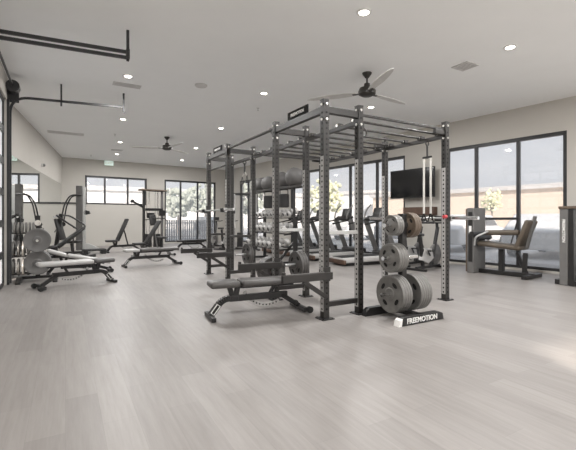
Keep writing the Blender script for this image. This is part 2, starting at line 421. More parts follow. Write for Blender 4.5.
vent('return_grille', 66, 133, .95, .34, 'long return air grille high by the left wall', 0, 7)
vent('ceiling_vent', 117, 150, .40, .3, 'small far vent near the exit sign', 0, 4)
x, y = ceil_at(201, 85); m = MB(); m.lathe((0,0,0), (0,0,-.03), [(0,.12),(.5,.12),(1,.105),(1,0)], 28)
tag(m.build('ceiling_speaker', M['vent'], None, (x,y,CEIL)), 'round grey ceiling speaker disc between the light rows', 'speaker')
for (u, v, lb) in ((258,108,'small sprinkler head beyond the light above the rig sign'), (115,134,'small sprinkler head between the second and third light of the left row'), (91,155,'dark sprinkler head near the corner over the high window')):
    x, y = ceil_at(u, v); t = thing('sprinkler', lb, 'sprinkler', (x, y, CEIL))
    m = MB(); m.lathe((0,0,0), (0,0,-.012), [(0,.04),(1,.03),(1,0)], 16); m.build('escutcheon', M['vent'], t)
    m = MB(); m.cyl((0,0,-.01), (0,0,-.055), .008); m.cyl((0,0,-.055), (0,0,-.06), .022); m.build('deflector', M['silver'], t)
# ceiling fans
def fan(u, v, drop, r, a0, label):
    x, y = ceil_at(u, v); t = thing('ceiling_fan', label, 'fan', (x, y, CEIL))
    c = MB(); c.lathe((0,0,0), (0,0,-.09), [(0,.085),(.25,.08),(1,.03),(1,0)], 20); c.build('canopy', M['fan'], t)
    d = MB(); d.cyl((0,0,-.06), (0,0,-drop), .016); d.build('downrod', M['fan'], t)
    h = MB(); h.lathe((0,0,-drop+.07), (0,0,-.22), [(0,.0),(0,.05),(.28,.06),(.36,.13),(.62,.155),(.85,.15),(1,.09),(1,0)], 28); h.build('motor', M['fan'], t)
    zb = -drop-.10
    for k in range(3):
        a = a0 + k*2*pi/3; e = V((cos(a), sin(a), 0)); n = V((-sin(a), cos(a), 0))
        b = MB(); b.bar(e*.11+V((0,0,zb)), e*.26+V((0,0,zb)), .05, .012)
        br_ = b.build('blade_bracket', M['fan'], t)
        q = MB(); N = 9; up, lo = [], []
        for i in range(N+1):
            f = i/N; rr = .2 + (r-.2)*f; w = .055+.035*sin(pi*min(1,f*1.15)) ; w *= (1 if f < .9 else sqrt(max(0.05, 1-((f-.9)/.1)**2)))
            tw = .16*(1-.5*f)
            up.append((e*rr + n*w + V((0,0,zb+.006+w*tw)))); lo.append((e*rr - n*w + V((0,0,zb+.006-w*tw))))
        bmv = q.bm; T = .009
        A = [[bmv.verts.new(p+V((0,0,s))) for p in L_] for s in (0, T) for L_ in (up, lo)]
        for i in range(N):
            bmv.faces.new([A[0][i],A[0][i+1],A[1][i+1],A[1][i]]); bmv.faces.new([A[2][i],A[3][i],A[3][i+1],A[2][i+1]])
            bmv.faces.new([A[0][i],A[2][i],A[2][i+1],A[0][i+1]]); bmv.faces.new([A[1][i],A[1][i+1],A[3][i+1],A[3][i]])
        bmv.faces.new([A[0][0],A[1][0],A[3][0],A[2][0]]); bmv.faces.new([A[0][N],A[2][N],A[3][N],A[1][N]])
        q.build('blade', M['blade'], t)
fan(367, 73, .26, 1.12, radians(8), 'larger dark ceiling fan hanging over the front of the rig')
fan(167, 137, .26, 1.12, radians(40), 'smaller far ceiling fan hanging towards the back windows')
# exit sign hung close to the back wall
x, y = at(109, 17.0); t = thing('exit_sign', 'pale green lit exit sign hanging from the ceiling over the high window', 'exit sign', (x, y, CEIL))
m = MB(); m.box((0,0,-.02), (.12,.06,.04)); m.build('mounting', M['white'], t)
m = MB(); m.box((0,0,-.14), (.36,.03,.20)); m.build('sign_panel', M['exit'], t, bevel=.006)
lettering('EXIT', M['label'], t, (0,-.0165,-.145), (pi/2,0,0), .15, .002)
# small camera dome by the garage door: the dark dot on the mirrored wall
p = left_pt(14.2); t = thing('wall_camera', 'small grey dome camera on the left wall above the mirror', 'camera', (p.x, p.y, 2.86), 0)
m = MB(); m.cyl((-.01,0,0), (.05,0,0), .06, seg=20); m.build('base', M['vent'], t)
m = MB(); m.ball((.06,0,0), .05, seg=16); m.build('dome', M['grey'], t)
# ================================================================ THE RIG
RX = (2.70, 3.23, 4.88); RY = (3.81, 5.06, 7.01, 8.15); RH = 2.63; PW = .078
rig = thing('power_rack_rig', 'long dark steel rack rig with monkey bars and perforated uprights standing mid floor', 'rack', (0,0,0))
def upright_mesh():
    m = MB(); m.box((0,0,RH/2+.004), (PW,PW,RH-.008))
    z = .12
    while z < RH-.1:
        for (nx, ny) in ((1,0),(-1,0),(0,1),(0,-1)):
            c = V((nx*(PW/2-.001), ny*(PW/2-.001), z)); m.cyl(c, c+V((nx,ny,0))*.0035, .0135, seg=8, mi=1)
        z += .0635
    for s in (-1,1): m.box((s*(PW/2+.0006),0,1.02), (.0018,PW-.012,1.86), mi=3)
    # caps and through-bolts near the top
    m.box((0,0,RH-.006), (PW*1.06,PW*1.06,.012))
    for zz in (RH-.06, RH-.24):
        for (nx, ny) in ((1,0),(-1,0),(0,1),(0,-1)):
            c = V((nx*PW/2, ny*PW/2, zz)); m.cyl(c, c+V((nx,ny,0))*.012, .017, seg=6, mi=2)
    return m
up0 = None
posts = [(RX[0],y) for y in RY] + [(RX[1],y) for y in RY] + [(RX[2],y) for y in RY[:3]]
for (x, y) in posts:
    if up0 is None: up0 = upright_mesh().build('upright', [M['rig'], M['hole'], M['bolt'], M['strip']], rig, (x,y,0)); o = up0
    else:
        o = up0.copy(); COL.objects.link(o); o.location = (x,y,0); o.parent = rig
    f = MB(); f.box((0,0,.005), (.17,.17,.01))
    for sx in (-1,1):
        for sy in (-1,1): f.cyl((sx*.066,sy*.066,.009), (sx*.066,sy*.066,.018), .011, seg=6)
    f.build('foot_plate', M['black'], o)
def beam(name, p0, p1, w, h, bev=.004, m='rig'):
    b = MB(); b.bar(p0, p1, w, h); return b.build(name, M[m], rig, bevel=bev)
zt = RH-.12; hp = PW/2
for y in RY: beam('cross_beam', (RX[0]+hp,y,zt), (RX[1]-hp,y,zt), .06, .085)
beam('header_beam', (RX[0],RY[0]+hp,zt), (RX[0],RY[1]-hp,zt), .06, .085)
beam('header_beam', (RX[0],RY[2]+hp,zt), (RX[0],RY[3]-hp,zt), .06, .085)
b = MB(); b.cyl((RX[0],RY[1]+hp,zt+.03), (RX[0],RY[2]-hp,zt+.03), .022, seg=12); b.build('pull_up_bar', M['rig'], rig)
for (a, c) in ((0,1),(2,3)):
    b = MB(); b.cyl((RX[0],RY[a]+hp,zt-.27), (RX[0],RY[c]-hp,zt-.27), .017, seg=12)
    if a == 2: b.build('pull_up_bar', M['rig'], rig)
    else: b.bm.free()
# ladder rails with bolted rung brackets, and the rungs
zl = RH-.21; rung_y = [RY[0]+.10+i*.335 for i in range(10)]
for x in (RX[1], RX[2]):
    for a, c in (((0,1),(1,2),(2,3)) if x == RX[1] else ((0,1),(1,2))):
        b = MB(); b.bar((x,RY[a]+hp,zl), (x,RY[c]-hp,zl), .055, .055)
        for ry in rung_y:
            if RY[a]+.06 < ry < RY[c]-.05:
                s = 1 if x == RX[1] else -1
                b.box((x+s*.02, ry, zl+.045), (.085,.085,.055)); b.cyl((x+s*.02-.05,ry,zl+.045), (x+s*.02+.05,ry,zl+.045), .02, seg=8, mi=1)
        b.build('ladder_rail', [M['rig'], M['bolt']], rig, bevel=.003)
for ry in rung_y:
    b = MB(); b.cyl((RX[1]+.03,ry,zl+.045), (RX[2]-.03,ry,zl+.045), .0165, seg=10); b.build('rung', M['rig'], rig)
beam('cross_beam', (RX[1]+hp,RY[0],zt+.01), (RX[2]-hp,RY[0],zt+.01), .03, .03)
beam('cross_beam', (RX[1]+hp,RY[2],zt), (RX[2]-hp,RY[2],zt), .05, .06)
for y in RY[:3]: beam('end_bracket', (RX[2]-.24,y,zt-.04), (RX[2]-hp,y,zt-.04), .05, .07)
# gusset plates under the long round bar
for (y, s) in ((RY[1], 1), (RY[2], -1)):
    b = MB(); b.prism([(0,.06),(0,-.16),(.16*s,.06)], (RX[0]-.006, y+s*hp, zt), (0,1,0), (0,0,1), (.012,0,0)); b.build('gusset', M['rig'], rig)
# low storage rails between front and middle uprights
for y in RY:
    b = MB(); b.bar((RX[0]+hp,y,1.03 if y < 6 else .86), (RX[1]-hp,y,1.03 if y < 6 else .86), .05, .045); o = b.build('side_rail', M['silver'] if y < 6 else M['rig'], rig, bevel=.004)
    if y < 6: o['label'] = 'pale side rail between two uprights'
    b = MB(); b.bar((RX[0]+hp,y,.17), (RX[1]-hp,y,.17), .05, .06); b.build('side_rail', M['rig'], rig, bevel=.004)
# ceiling-side hanging rings
for (x, y) in ((RX[1], RY[0]),):
    b = MB(); b.tube(arc((x+.07, y, zl-.12), .055, 0, 2*pi, (1,0,0), (0,0,1), 20)[:-1], .010, closed=True); b.bar((x+.07,y,zl-.065), (x+.07,y,zl-.0), .02,.02); b.build('hanging_ring', M['rig'], rig)
# name plates on top of the end cells
for (a, c) in ((0,1),(2,3)):
    ym = (RY[a]+RY[c])/2; zz = zt+.105
    b = MB(); b.box((RX[0], ym, zz), (.018,.52,.12)); s_ = b.build('name_plate', M['hole'], rig, bevel=.006)
    lettering('FREEMOTION', M['label'], s_, (RX[0]-.0105, ym, zz), (pi/2,0,-pi/2), .056, .002)
# spotter arms: rail, end tab, diagonal brace
def spotter(x, y, z=.52, L=.62, s=-1):
    b = MB(); b.bar((x+.06*-s,y-.062,z), (x+s*L,y-.062,z), .045, .085); b.box((x+s*(L-.02),y-.062,z+.055), (.03,.045,.05))
    o = b.build('spotter_arm', M['rig'], rig, bevel=.004)
    b = MB(); b.box((x,y-.045,z+.02), (.1,.012,.17)); b.bar((x+s*.34,y-.062,z-.04), (x+s*.02,y-.062,z-.25), .04, .05); b.build('brace', M['rig'], o, bevel=.003)
    b = MB(); b.bar((x+s*.05,y-.062,z+.047), (x+s*L,y-.062,z+.047), .046, .008); b.build('guard_strip', M['gvinyl'], o)
for y in RY: spotter(RX[0], y)
# J hooks
def jhook(x, y, z, s):
    b = MB(); b.box((x+s*.045,y,z), (.014,.07,.16)); b.box((x+s*.085,y,z-.065), (.08,.06,.02)); b.bar((x+s*.118,y,z-.07), (x+s*.128,y,z+.0), .06, .016); return b.build('j_hook', M['black'], rig, bevel=.003)
BZ1, BZ2 = 1.21, 1.37
for y in RY[:2]: jhook(RX[2], y, BZ1+.03, 1)
for y in RY[2:]: jhook(RX[0], y, BZ2+.03, -1)
b = MB(); b.cyl((RX[2]-.045,RY[0]-.05,BZ1+.02), (RX[2]-.10,RY[0]-.05,BZ1+.02), .026, seg=16); o = b.build('lock_knob', M['red'], rig); o['label'] = 'red lock knob'
# plate pegs
pegs = [((RX[1]-hp,RY[1],.50), (-1,0,0)), ((RX[0],RY[1]+hp,.42), (0,1,0)), ((RX[1]-hp,RY[2],.50), (-1,0,0))]
for p, dirn in pegs:
    b = MB(); p = V(p); dv = V(dirn); b.cyl(p, p+dv*.34, .024, seg=14); b.cyl(p, p+dv*.02, .05, seg=14); b.build('weight_peg', M['steel'], rig)
# ================================================================ PLATES
def plate_mesh(r, t, slots=4, hub=.07):
    """grip plate along local X, centred on the face nearest -X at x=0"""
    m = MB(); prof = [(0,.026),(0,hub),(.18,hub+.008),(.18,r*.80),(0,r*.84),(0,r*.985),(.12,r),(.88,r),(1,r*.985),(1,r*.84),(.82,r*.80),(.82,hub+.008),(1,hub),(1,.026),(0,.026)]
    m.lathe((0,0,0), (t,0,0), prof, 40)
    rs = r*.60
    for k in range(slots):
        a = pi/5 + k*2*pi/slots
        for x in (.18*t-.002, .82*t+.002):
            pts = []
            for i in range(8):
                b = 2*pi*i/8; pts.append((cos(b)*r*.105, sin(b)*r*.20))
            e = V((0,cos(a),sin(a))); n = V((0,-sin(a),cos(a)))
            m.prism(pts, V((x-.0012,0,0))+e*rs, e, n, (.0024,0,0), mi=1)
    return m
PROTO = {}
def plate(kind, loc, rz, label, group):
    r, t, m, nm = kind
    ns = 0 if nm == 'solid' else 4
    if kind not in PROTO:
        o = plate_mesh(r, t, ns).build('weight_plate', [M[m], M['hole']]); PROTO[kind] = o
    else:
        o = PROTO[kind].copy(); COL.objects.link(o)
    o.location = loc; o.rotation_euler = (0,0,rz)
    tag(o, label, 'weight plate', group); return o
K45 = (.225,.036,'iron','45'); K25 = (.175,.036,'iron','25'); K10 = (.125,.034,'iron','10'); KB = (.155,.034,'bronze','b'); KD = (.205,.04,'gvinyl','dark'); KS = (.225,.036,'grey','solid')
ORD = ['first','second','third','fourth','fifth','sixth','seventh','eighth']
def stack(kind, start, dirn, n, where, group, gap=.003, adj='grey'):
    """n plates from start outward to inward; dirn = direction from the outer face inwards"""
    dv = V(dirn); rz = atan2(dv.y, dv.x); p = V(start)
    for i in range(n):
        rzj = rz
        pos = 'outermost' if i == 0 else ('innermost' if i == n-1 and n > 1 else ORD[i] + ' from outside')
        plate(kind, p, rzj, '%s weight plate, %s on %s' % (adj, pos, where), group); p = p + dv*(kind[1]+gap)
# on the rig pegs
for (p, dirn), n, kd, wh in zip(pegs, (3,4,2), (KD,KD,KD), ('the low peg between the front rack uprights','the low rig peg behind the front bench','the low peg of the far rack cell')):
    p = V(p); dv = V(dirn); L = n*(kd[1]+.003)
    stack(kd, p+dv*(.03+L), -dv, n, wh, 'plates on the rig pegs', adj='dark')
# ---- front weight tree
def weight_tree(loc, rz, label, pegs_, brand=False, zs=None):
    t = thing('weight_tree', label, 'plate rack', loc, rz)
    for s in (-1, 1):
        f = MB(); y = s*(.268 if brand else .29)
        f.prism([(-.37,0),(.37,0),(.37,.022),(.20,.10),(-.20,.10),(-.37,.022)] if not brand else [(-.37,0),(.37,0),(.35,.075),(.28,.10),(-.30,.10),(-.35,.06)], (-.015 if s > 0 else 0,y-.04,0), (1,0,0), (0,0,1), (0,.08,0))
        o = f.build('base_foot', M['black'], t, bevel=.005)
        if brand and s < 0:
            lettering('FREEMOTION', M['label'], o, (0,y-.0415,.046), (pi/2,0,0), .082, .002)
        if brand and s < 0:
            c = MB(); c.prism([(-.376,.0),(-.33,.0),(-.318,.085),(-.354,.066)], (0,y-.042,0), (1,0,0), (0,0,1), (0,.084,0)); c.build('end_cap', M['label'], o)
    f = MB(); f.box((0,0,.075), (.08,.53,.05)); f.build('base_crossbar', M['black'], t, bevel=.004)
    f = MB(); f.box((0.0,0,.65), (.075,.075,1.20)); f.box((0,0,1.255), (.085,.085,.012)); f.build('post', M['black'], t, bevel=.004)
    for (z, dx, dy, L) in pegs_:
        b = MB(); d_ = V((dx,dy,0)); b.cyl(V((0,0,z))+d_*.03, V((0,0,z))+d_*L, .0245, seg=16); b.cyl(V((0,0,z))+d_*.035, V((0,0,z))+d_*.05, .055, seg=16); b.build('peg', M['chrome'], t)
    return t
TX, TY = 3.565, 3.40
weight_tree((TX,TY,0), 0, 'weight plate tree on a low lettered black base before the rig', [(.30,-1,0,.34),(.30,1,0,.36),(.73,-1,0,.32),(.73,1,0,.25),(1.12,-1,0,.30),(1.12,1,0,.30)], True)
TG = 'plates on the lettered weight tree'
stack(K45, (TX-.215,TY,.30), (1,0,0), 4, 'the lettered tree lower bench-side peg', TG)
stack(K45, (TX+.275,TY,.30), (-1,0,0), 5, 'the lettered tree lower window-side peg', TG)
stack(K25, (TX-.22,TY,.73), (1,0,0), 4, 'the lettered tree middle peg', TG)
stack(K10, (TX-.20,TY,1.12), (1,0,0), 3, 'the lettered tree top bench-side peg', TG)
stack(KB, (TX+.17,TY,1.12), (-1,0,0), 3, 'the lettered tree top window-side peg', TG, adj='brown')
# ================================================================ BARBELLS
def barbell(loc, rz, label, half=1.10, inner=.655):
    t = thing('barbell', label, 'barbell', loc, rz, 'barbells racked on the rig')
    m = MB(); m.cyl((-inner,0,0), (inner,0,0), .014, seg=12); m.build('shaft', M['steel'], t)
    for s in (-1,1):
        m = MB(); m.cyl((s*inner,0,0), (s*(inner+.03),0,0), .038, seg=16); m.cyl((s*(inner+.03),0,0), (s*half,0,0), .025, seg=16); m.build('sleeve', M['chrome'], t)
barbell((RX[2]+.085,(RY[0]+RY[1])/2,BZ1), pi/2, 'steel barbell racked on the window side of the rig near the front')
barbell((RX[0]-.085,(RY[2]+RY[3])/2,BZ2), pi/2, 'steel barbell racked on the far cell of the rig')
# ================================================================ SUSPENSION STRAPS
def trainer(x, y, ztop, zlow, label, spread=.05, col='strap'):
    t = thing('suspension_trainer', label, 'suspension trainer', (x,y,0), 0)
    m = MB(); m.bar((0,0,ztop), (0,0,ztop-.22), .03, .012, up=(0,1,0)); m.tube(arc((0,0,ztop+.012), .034, 0, 2*pi, (1,0,0), (0,0,1), 16)[:-1], .008, closed=True); m.build('anchor', M['black'], t)
    if spread > .1: pass
    else: m = MB(); m.bar((0,-spread-.02,ztop-.2), (0,spread+.02,ztop-.2), .02,.03); m.build('spreader', M['black'], t)
    for s in (-1,1):
        m = MB(); m.bar((0,s*(.008 if spread > .1 else spread),ztop-.20), (0,s*spread,zlow+.14), .034, .008, up=(1,0,0)); o = m.build('strap', M[col], t)
        m = MB(); yy = s*spread
        m.bar((0,yy,zlow+.15), (0,yy-.06,zlow), .02, .006, up=(1,0,0)); m.bar((0,yy,zlow+.15), (0,yy+.06,zlow), .02, .006, up=(1,0,0)); m.cyl((0,yy-.07,zlow), (0,yy+.07,zlow), .019, seg=12); m.build('handle', M['black'], o)
zan = zl-.055
trainer(RX[2]-.0, RY[0]+.33, zan-.01, 1.14, 'pale suspension straps hanging from the window-side rail beside the front upright', .065)
trainer(RX[1]+.0, RY[2]+.42, zan-.01, 1.95, 'short suspension straps hanging from the middle rail of the far rack cell', .12)
# ================================================================ BENCHES
def bench(loc, rz, label, seat_col='gvinyl', back_col='gvinyl', frame='black', zpad=.41, incl=0.0, L=1.24, sticker=True, group='workout benches', tilt=0.0):
    """adjustable bench along local X: seat at -X, backrest towards +X"""
    t = thing('workout_bench', label, 'bench', loc, rz, group)
    x0, x1 = -L/2, L/2
    xs = x0+.36
    m = MB(); m.pad((x0,0,zpad+tilt*.12), (xs,0,zpad), .27, .075, .03, w2=.30); m.build('seat', M[seat_col], t)
    p0 = V((xs+.02,0,zpad)); LB = L-.38; p1 = p0 + V((cos(incl),0,sin(incl)-tilt*.22))*LB
    upv = V((-sin(incl),0,cos(incl)))
    m = MB(); m.pad(p0, p1, .30, .075, .03, up=upv, w2=.27); m.build('backrest', M[back_col], t)
    m = MB(); zs = .225 - .08*abs(tilt)
    m.bar((x0+.25,0,zs), (x1-.22,0,zs), .06, .075)
    m.bar((x0+.30,0,zs), (x0+.25,0,zpad-.03), .05, .06); m.bar((xs-.03,0,zs), (xs,0,zpad-.04), .05, .06)
    a = p0 + (p1-p0)*.55 - upv*.045
    m.bar(p0-upv*.05, p0+(p1-p0)*.85-upv*.05, .045, .04)
    m.bar((x0+L*.62,0,zs), a, .035, .04)
    fr = m.build('frame', M[frame], t, bevel=.004)
    # front leg: sloping foot
    m = MB(); pts = fillet([(x0+.02,0,.035), (x0+.17,0,.23), (x0+.36,0,zs)], .10, 6)
    for a_, b_ in zip(pts, pts[1:]): m.bar(a_, b_, .085, .065)
    m.bar((x0+.02,-.20,.027), (x0+.02,.20,.027), .055, .05); lg = m.build('leg', M[frame], t, bevel=.004)
    if sticker:
        m = MB(); e = V((.15,0,.195)).normalized(); n = V((-e.z,0,e.x)); c = V((x0+.075,0,.107+.006)) 
        for s in (-1,1):
            m.bar(c-e*.06+V((0,s*.035,0)), c+e*.06+V((0,s*.043,0)), .001, .05, up=n)
            for k in (-1,1): m.bar(c-e*.065+n*.022*k+V((0,s*.0435,0)), c+e*.065+n*.022*k+V((0,s*.0435,0)), .006, .011, up=n, mi=1)
            for k in (-1,1): m.bar(c+e*.062*k-n*.022+V((0,s*.0435,0)), c+e*.062*k+n*.022+V((0,s*.0435,0)), .006, .011, up=(0,1,0), mi=1)
        m.build('foot_label', [M['black'], M['label']], lg)
    # rear leg, crossbar and transport wheels
    m = MB(); m.bar((x1-.30,0,zs), (x1-.05,0,.06), .06, .06); m.bar((x1-.05,-.23,.045), (x1-.05,.23,.045), .055, .055)
    rl = m.build('leg', M[frame], t, bevel=.004)
    for s in (-1,1):
        m = MB(); m.cyl((x1+.005,s*.20,.042), (x1+.005,s*.24,.042), .042, seg=18); m.build('wheel', M['rubber'], rl)
    # curved adjustment ladder
    m = MB(); pts = arc((x0+L*.60,0,zpad+.03), .33, radians(205), radians(300), (1,0,0), (0,0,1), 12)
    for a_, b_ in zip(pts, pts[1:]): m.bar(a_, b_, .012, .045)
    for p in pts[1:-1]: m.cyl(V(p)+V((0,-.010,0)), V(p)+V((0,.010,0)), .010, seg=8, mi=1)
    m.build('adjustment_ladder', [M['lgrey'], M['hole']], t)
    return t
bench((2.10,4.42,0), radians(-6), 'dark flat bench drawn up under the front spotter arms of the rig')
o = bench((.19,7.92,0), radians(196), 'pale-padded flat bench beside the garage door, nearest the door', 'gvinyl', 'lgrey', 'black', zpad=.42)
x, y = at(67, 11.0); bench((x,y,0), radians(10), 'black inclined bench between the garage-side weight tree and the cable tower', 'vinyl', 'vinyl', 'black', incl=radians(38), sticker=False)
bench((.28,9.75,0), radians(0), 'bench with a sloping pale back lying behind the garage-door bench', 'lgrey', 'lgrey', 'black', zpad=.40, tilt=1.0, sticker=False)
x, y = floor_at(148, 266); bench((x+.1,y+.05,0), radians(5), 'flat bench with a long pale pad before the cable weight station', 'lgrey', 'gvinyl', 'black', L=1.36)
x, y = at(124, 14.0); bench((x,y,0), radians(14), 'bench with its backrest raised steeply below the high window', 'vinyl', 'vinyl', 'black', incl=radians(66), sticker=False)
x, y = at(153, 12.4); bench((x,y,0), radians(8), 'inclined bench standing at the foot of the cable weight station', 'vinyl', 'vinyl', 'grey', incl=radians(58), sticker=False)
x, y = at(192, 15.2); bench((x,y,0), radians(4), 'low dark flat bench before the full-height back window', 'vinyl', 'vinyl', 'black', zpad=.34, sticker=False)
# ================================================================ CABLE WEIGHT STATION (far left of centre)
def cable_station(loc, rz):
    t = thing('cable_weight_station', 'tall cable weight station with a flat cap before the back wall', 'weight machine', loc, rz)
    H = 2.27
    for s in (-1,1):
        m = MB(); m.bar((s*.36,0,0), (s*.36,0,H), .07, .10, up=(0,1,0)); m.build('column', M['black'] if s < 0 else M['grey'], t, bevel=.004)
    m = MB(); m.pad((-.52,0,H+.02), (.52,0,H+.02), .34, .07, .03); m.build('cap', M['bronze'], t)
    m = MB(); m.box((0,0,.04), (.95,.62,.08)); m.bar((0,-.3,.04), (0,-1.0,.04), .08, .08); m.bar((-.35,-1.0,.035), (.35,-1.0,.035), .07, .07); m.build('base', M['black'], t, bevel=.005)
    for s in (-1,1):
        m = MB(); 
        for k in (-1,1): m.cyl((s*.17+k*.06,.05,.08), (s*.17+k*.06,.05,H), .012, seg=8)
        m.build('guide_rod', M['chrome'], t)
        m = MB()
        for i in range(12): m.box((s*.17,.05,.13+i*.042), (.24,.13,.038))
        m.build('weight_stack', M['vinyl'], t)
        m = MB(); m.cyl((s*.17,-.02,H), (s*.17,-.02,1.55-.2*s), .006, seg=6); m.build('cable', M['black'], t)
    m = MB(); m.bar((-.34,-.12,1.55), (.34,-.12,1.55), .05, .10); m.box((-.15,-.14,1.32), (.26,.10,.20)); m.box((.30,-.14,1.42), (.24,.08,.22)); m.build('pulley_housing', M['black'], t, bevel=.006)
    m = MB(); m.pad((-.12,-.35,.95), (-.16,-.30,1.35), .26, .07, .03, up=(0,-1,0)); m.build('chest_pad', M['vinyl'], t)
    m = MB(); m.pad((0,-.95,.50), (0,-.55,.50), .34, .08, .03); m.bar((0,-.75,.08), (0,-.75,.47), .06, .06, up=(0,1,0)); m.build('seat', M['vinyl'], t)
    m = MB(); m.tube(fillet([(-.42,-.25,1.15),(-.1,-.38,1.22),(.30,-.38,1.22),(.46,-.25,1.1)], .08), .016); m.build('handle_bar', M['black'], t)
    m = MB(); m.bar((-.36,0,1.62), (-.82,-.05,1.86), .05, .07); m.cyl((-.80,-.09,1.85), (-.80,-.0,1.85), .06, seg=16); m.build('side_arm', M['black'], t)
    return t
x, y = at(153, 14.9); cable_station((x,y,0), radians(12))
# ================================================================ DUAL-ARM CABLE TOWER by the left wall
def arm_tower(loc, rz):
    t = thing('cable_tower', 'cable tower with two hooped arms by the mirror, under the high window', 'weight machine', loc, rz)
    H = 2.36
    m = MB(); m.box((-.09,0,H/2+.05), (.19,.30,H-.1)); m.build('shroud', M['gvinyl'], t, bevel=.012)
    m = MB(); m.box((.06,0,H/2), (.09,.12,H-.06)); 
    for i in range(28): m.cyl((.105,0,.35+i*.068), (.1075,0,.35+i*.068), .022, seg=8, mi=1)
    m.build('guide_rail', [M['silver'], M['hole']], t, bevel=.004)
    m = MB(); m.box((.06,-.02,.05), (.5,.9,.06)); m.prism([(0,0),(.55,0),(.1,.24),(0,.24)], (.1,-.04,.08), (1,0,0), (0,0,1), (0,.08,0)); m.build('base', M['silver'], t, bevel=.006)
    for s in (-1,1):
        b0 = V((-.02, s*.17, 2.02))
        pts = fillet([b0, b0+V((-.32,s*.06,.02)), b0+V((-.50,s*.10,-.32)), b0+V((-.62,s*.16,-1.02))], .16, 7)
        m = MB(); m.tube(pts, .024, 8); a = m.build('arm', M['black'], t)
        e = pts[-1]
        m = MB(); m.cyl(e+V((0,-.03,0)), e+V((0,.03,0)), .075, seg=18); m.bar(e+V((0,0,.06)), e+V((-.04,0,-.14)), .05, .07, up=(0,1,0)); m.build('pulley', M['rubber'], a)
        m = MB(); m.tube(fillet([e+V((-.08,-.03,-.12)), e+V((-.16,-.06,-.26)), e+V((-.16,.06,-.26)), e+V((-.08,.03,-.12))], .03), .012); m.build('grip', M['gvinyl'], a)
    m = MB(); m.cyl((.12,-.06,1.42), (.12,.06,1.42), .08, seg=18); m.box((.17,0,1.42), (.12,.10,.12)); m.cyl((.24,-.09,1.40), (.24,.09,1.40), .018); m.build('front_pulley', M['rubber'], t)
    return t
arm_tower((.52,15.6,0), radians(-8))
# step platform near the back wall
x, y = at(94, 13.2); t = thing('step_platform', 'low black step platform on the floor beneath the high window', 'step', (x,y,0), radians(8))
m = MB(); m.pad((-.36,0,.14), (.36,0,.14), .36, .06, .02); m.build('top', M['rubber'], t)
for s in (-1,1):
    m = MB(); m.box((s*.28,0,.055), (.14,.34,.11)); m.build('riser', M['black'], t, bevel=.01)
# ================================================================ LEFT: plate tree, plate rack, chest press
LX, LY = -.46, 8.90
weight_tree((LX,LY,0), pi/2, 'black weight tree between the garage door and the mirror', [(.36,-1,0,.30),(.36,1,0,.30),(.79,-1,0,.30),(.79,1,0,.30),(1.12,-1,0,.22)])
LG = 'plates on the tree by the garage door'
stack(KS, (LX,LY-.17,.36), (0,1,0), 3, 'the lower front peg of the garage-side tree', LG)
stack(KS, (LX,LY-.21,.79), (0,1,0), 4, 'the upper front peg of the garage-side tree', LG)
stack(KS, (LX,LY+.17,.36), (0,-1,0), 3, 'the lower mirror-side peg of the garage-side tree', LG)
# toaster-style rack with upright plates
t = thing('plate_rack', 'black tiered rack holding upright plates against the mirror', 'plate rack', (-.83,9.75,0), 0)
for s in (-1,1):
    m = MB(); m.bar((s*.33,-.13,0), (s*.33,-.05,1.02), .045, .05, up=(1,0,0)); m.bar((s*.33,.13,0), (s*.33,.05,1.02), .045, .05, up=(1,0,0)); m.bar((s*.33,-.14,.03), (s*.33,.14,.03), .045, .05); m.build('side_frame', M['black'], t)
for z, w in ((.90,.06),(.42,.10),(.06,.10)):
    m = MB()
    for s in (-1,1): m.bar((-.33,s*w,z), (.33,s*w,z), .03, .03)
    m.build('shelf_rails', M['black'], t)
for zz, kd, n, tier in ((1.00,K10,9,'top'),(.565,K25,7,'middle'),(.195,K25,7,'bottom')):
    for i in range(n):
        xx = -.83 - .29 + i*(.52/(n-1))
        plate(kd, (xx,9.75,zz), 0, '%s upright plate from the mirror end on the %s tier of the plate rack' % ((ORD+['ninth'])[i], tier), 'upright plates in the plate rack')
def chest_press(loc, rz):
    t = thing('chest_press', 'black seated press machine with sloping pads in front of the mirror', 'weight machine', loc, rz)
    m = MB(); m.bar((-.55,0,.04), (.65,0,.04), .10, .08); m.bar((-.5,-.38,.04), (-.5,.38,.04), .08, .08); m.bar((.6,-.32,.04), (.6,.32,.04), .08, .08)
    m.bar((-.45,0,.06), (-.25,0,1.35), .08, .10, up=(1,0,0)); m.bar((.1,0,.06), (.05,0,.44), .07, .07, up=(1,0,0)); m.build('frame', M['black'], t, bevel=.004)
    m = MB(); m.pad((-.15,0,.48), (.30,0,.50), .36, .08, .03); m.build('seat', M['vinyl'], t)
    m = MB(); m.pad((-.20,0,.55), (-.38,0,1.20), .32, .08, .03, up=(1,0,0)); m.build('backrest', M['vinyl'], t)
    for s in (-1,1):
        m = MB(); m.tube(fillet([(-.30,s*.12,1.30),(-.20,s*.42,1.30),(.25,s*.45,1.0),(.30,s*.30,.92)], .12), .026); a = m.build('press_arm', M['black'], t)
        m = MB(); m.cyl((.28,s*.40,.95), (.31,s*.26,.90), .022); m.build('grip', M['rubber'], a)
        m = MB(); m.cyl((-.20,s*.42,1.25), (-.20,s*.56,1.25), .024); m.build('weight_horn', M['steel'], t)
    return t
chest_press((.12,13.65,0), radians(-25))
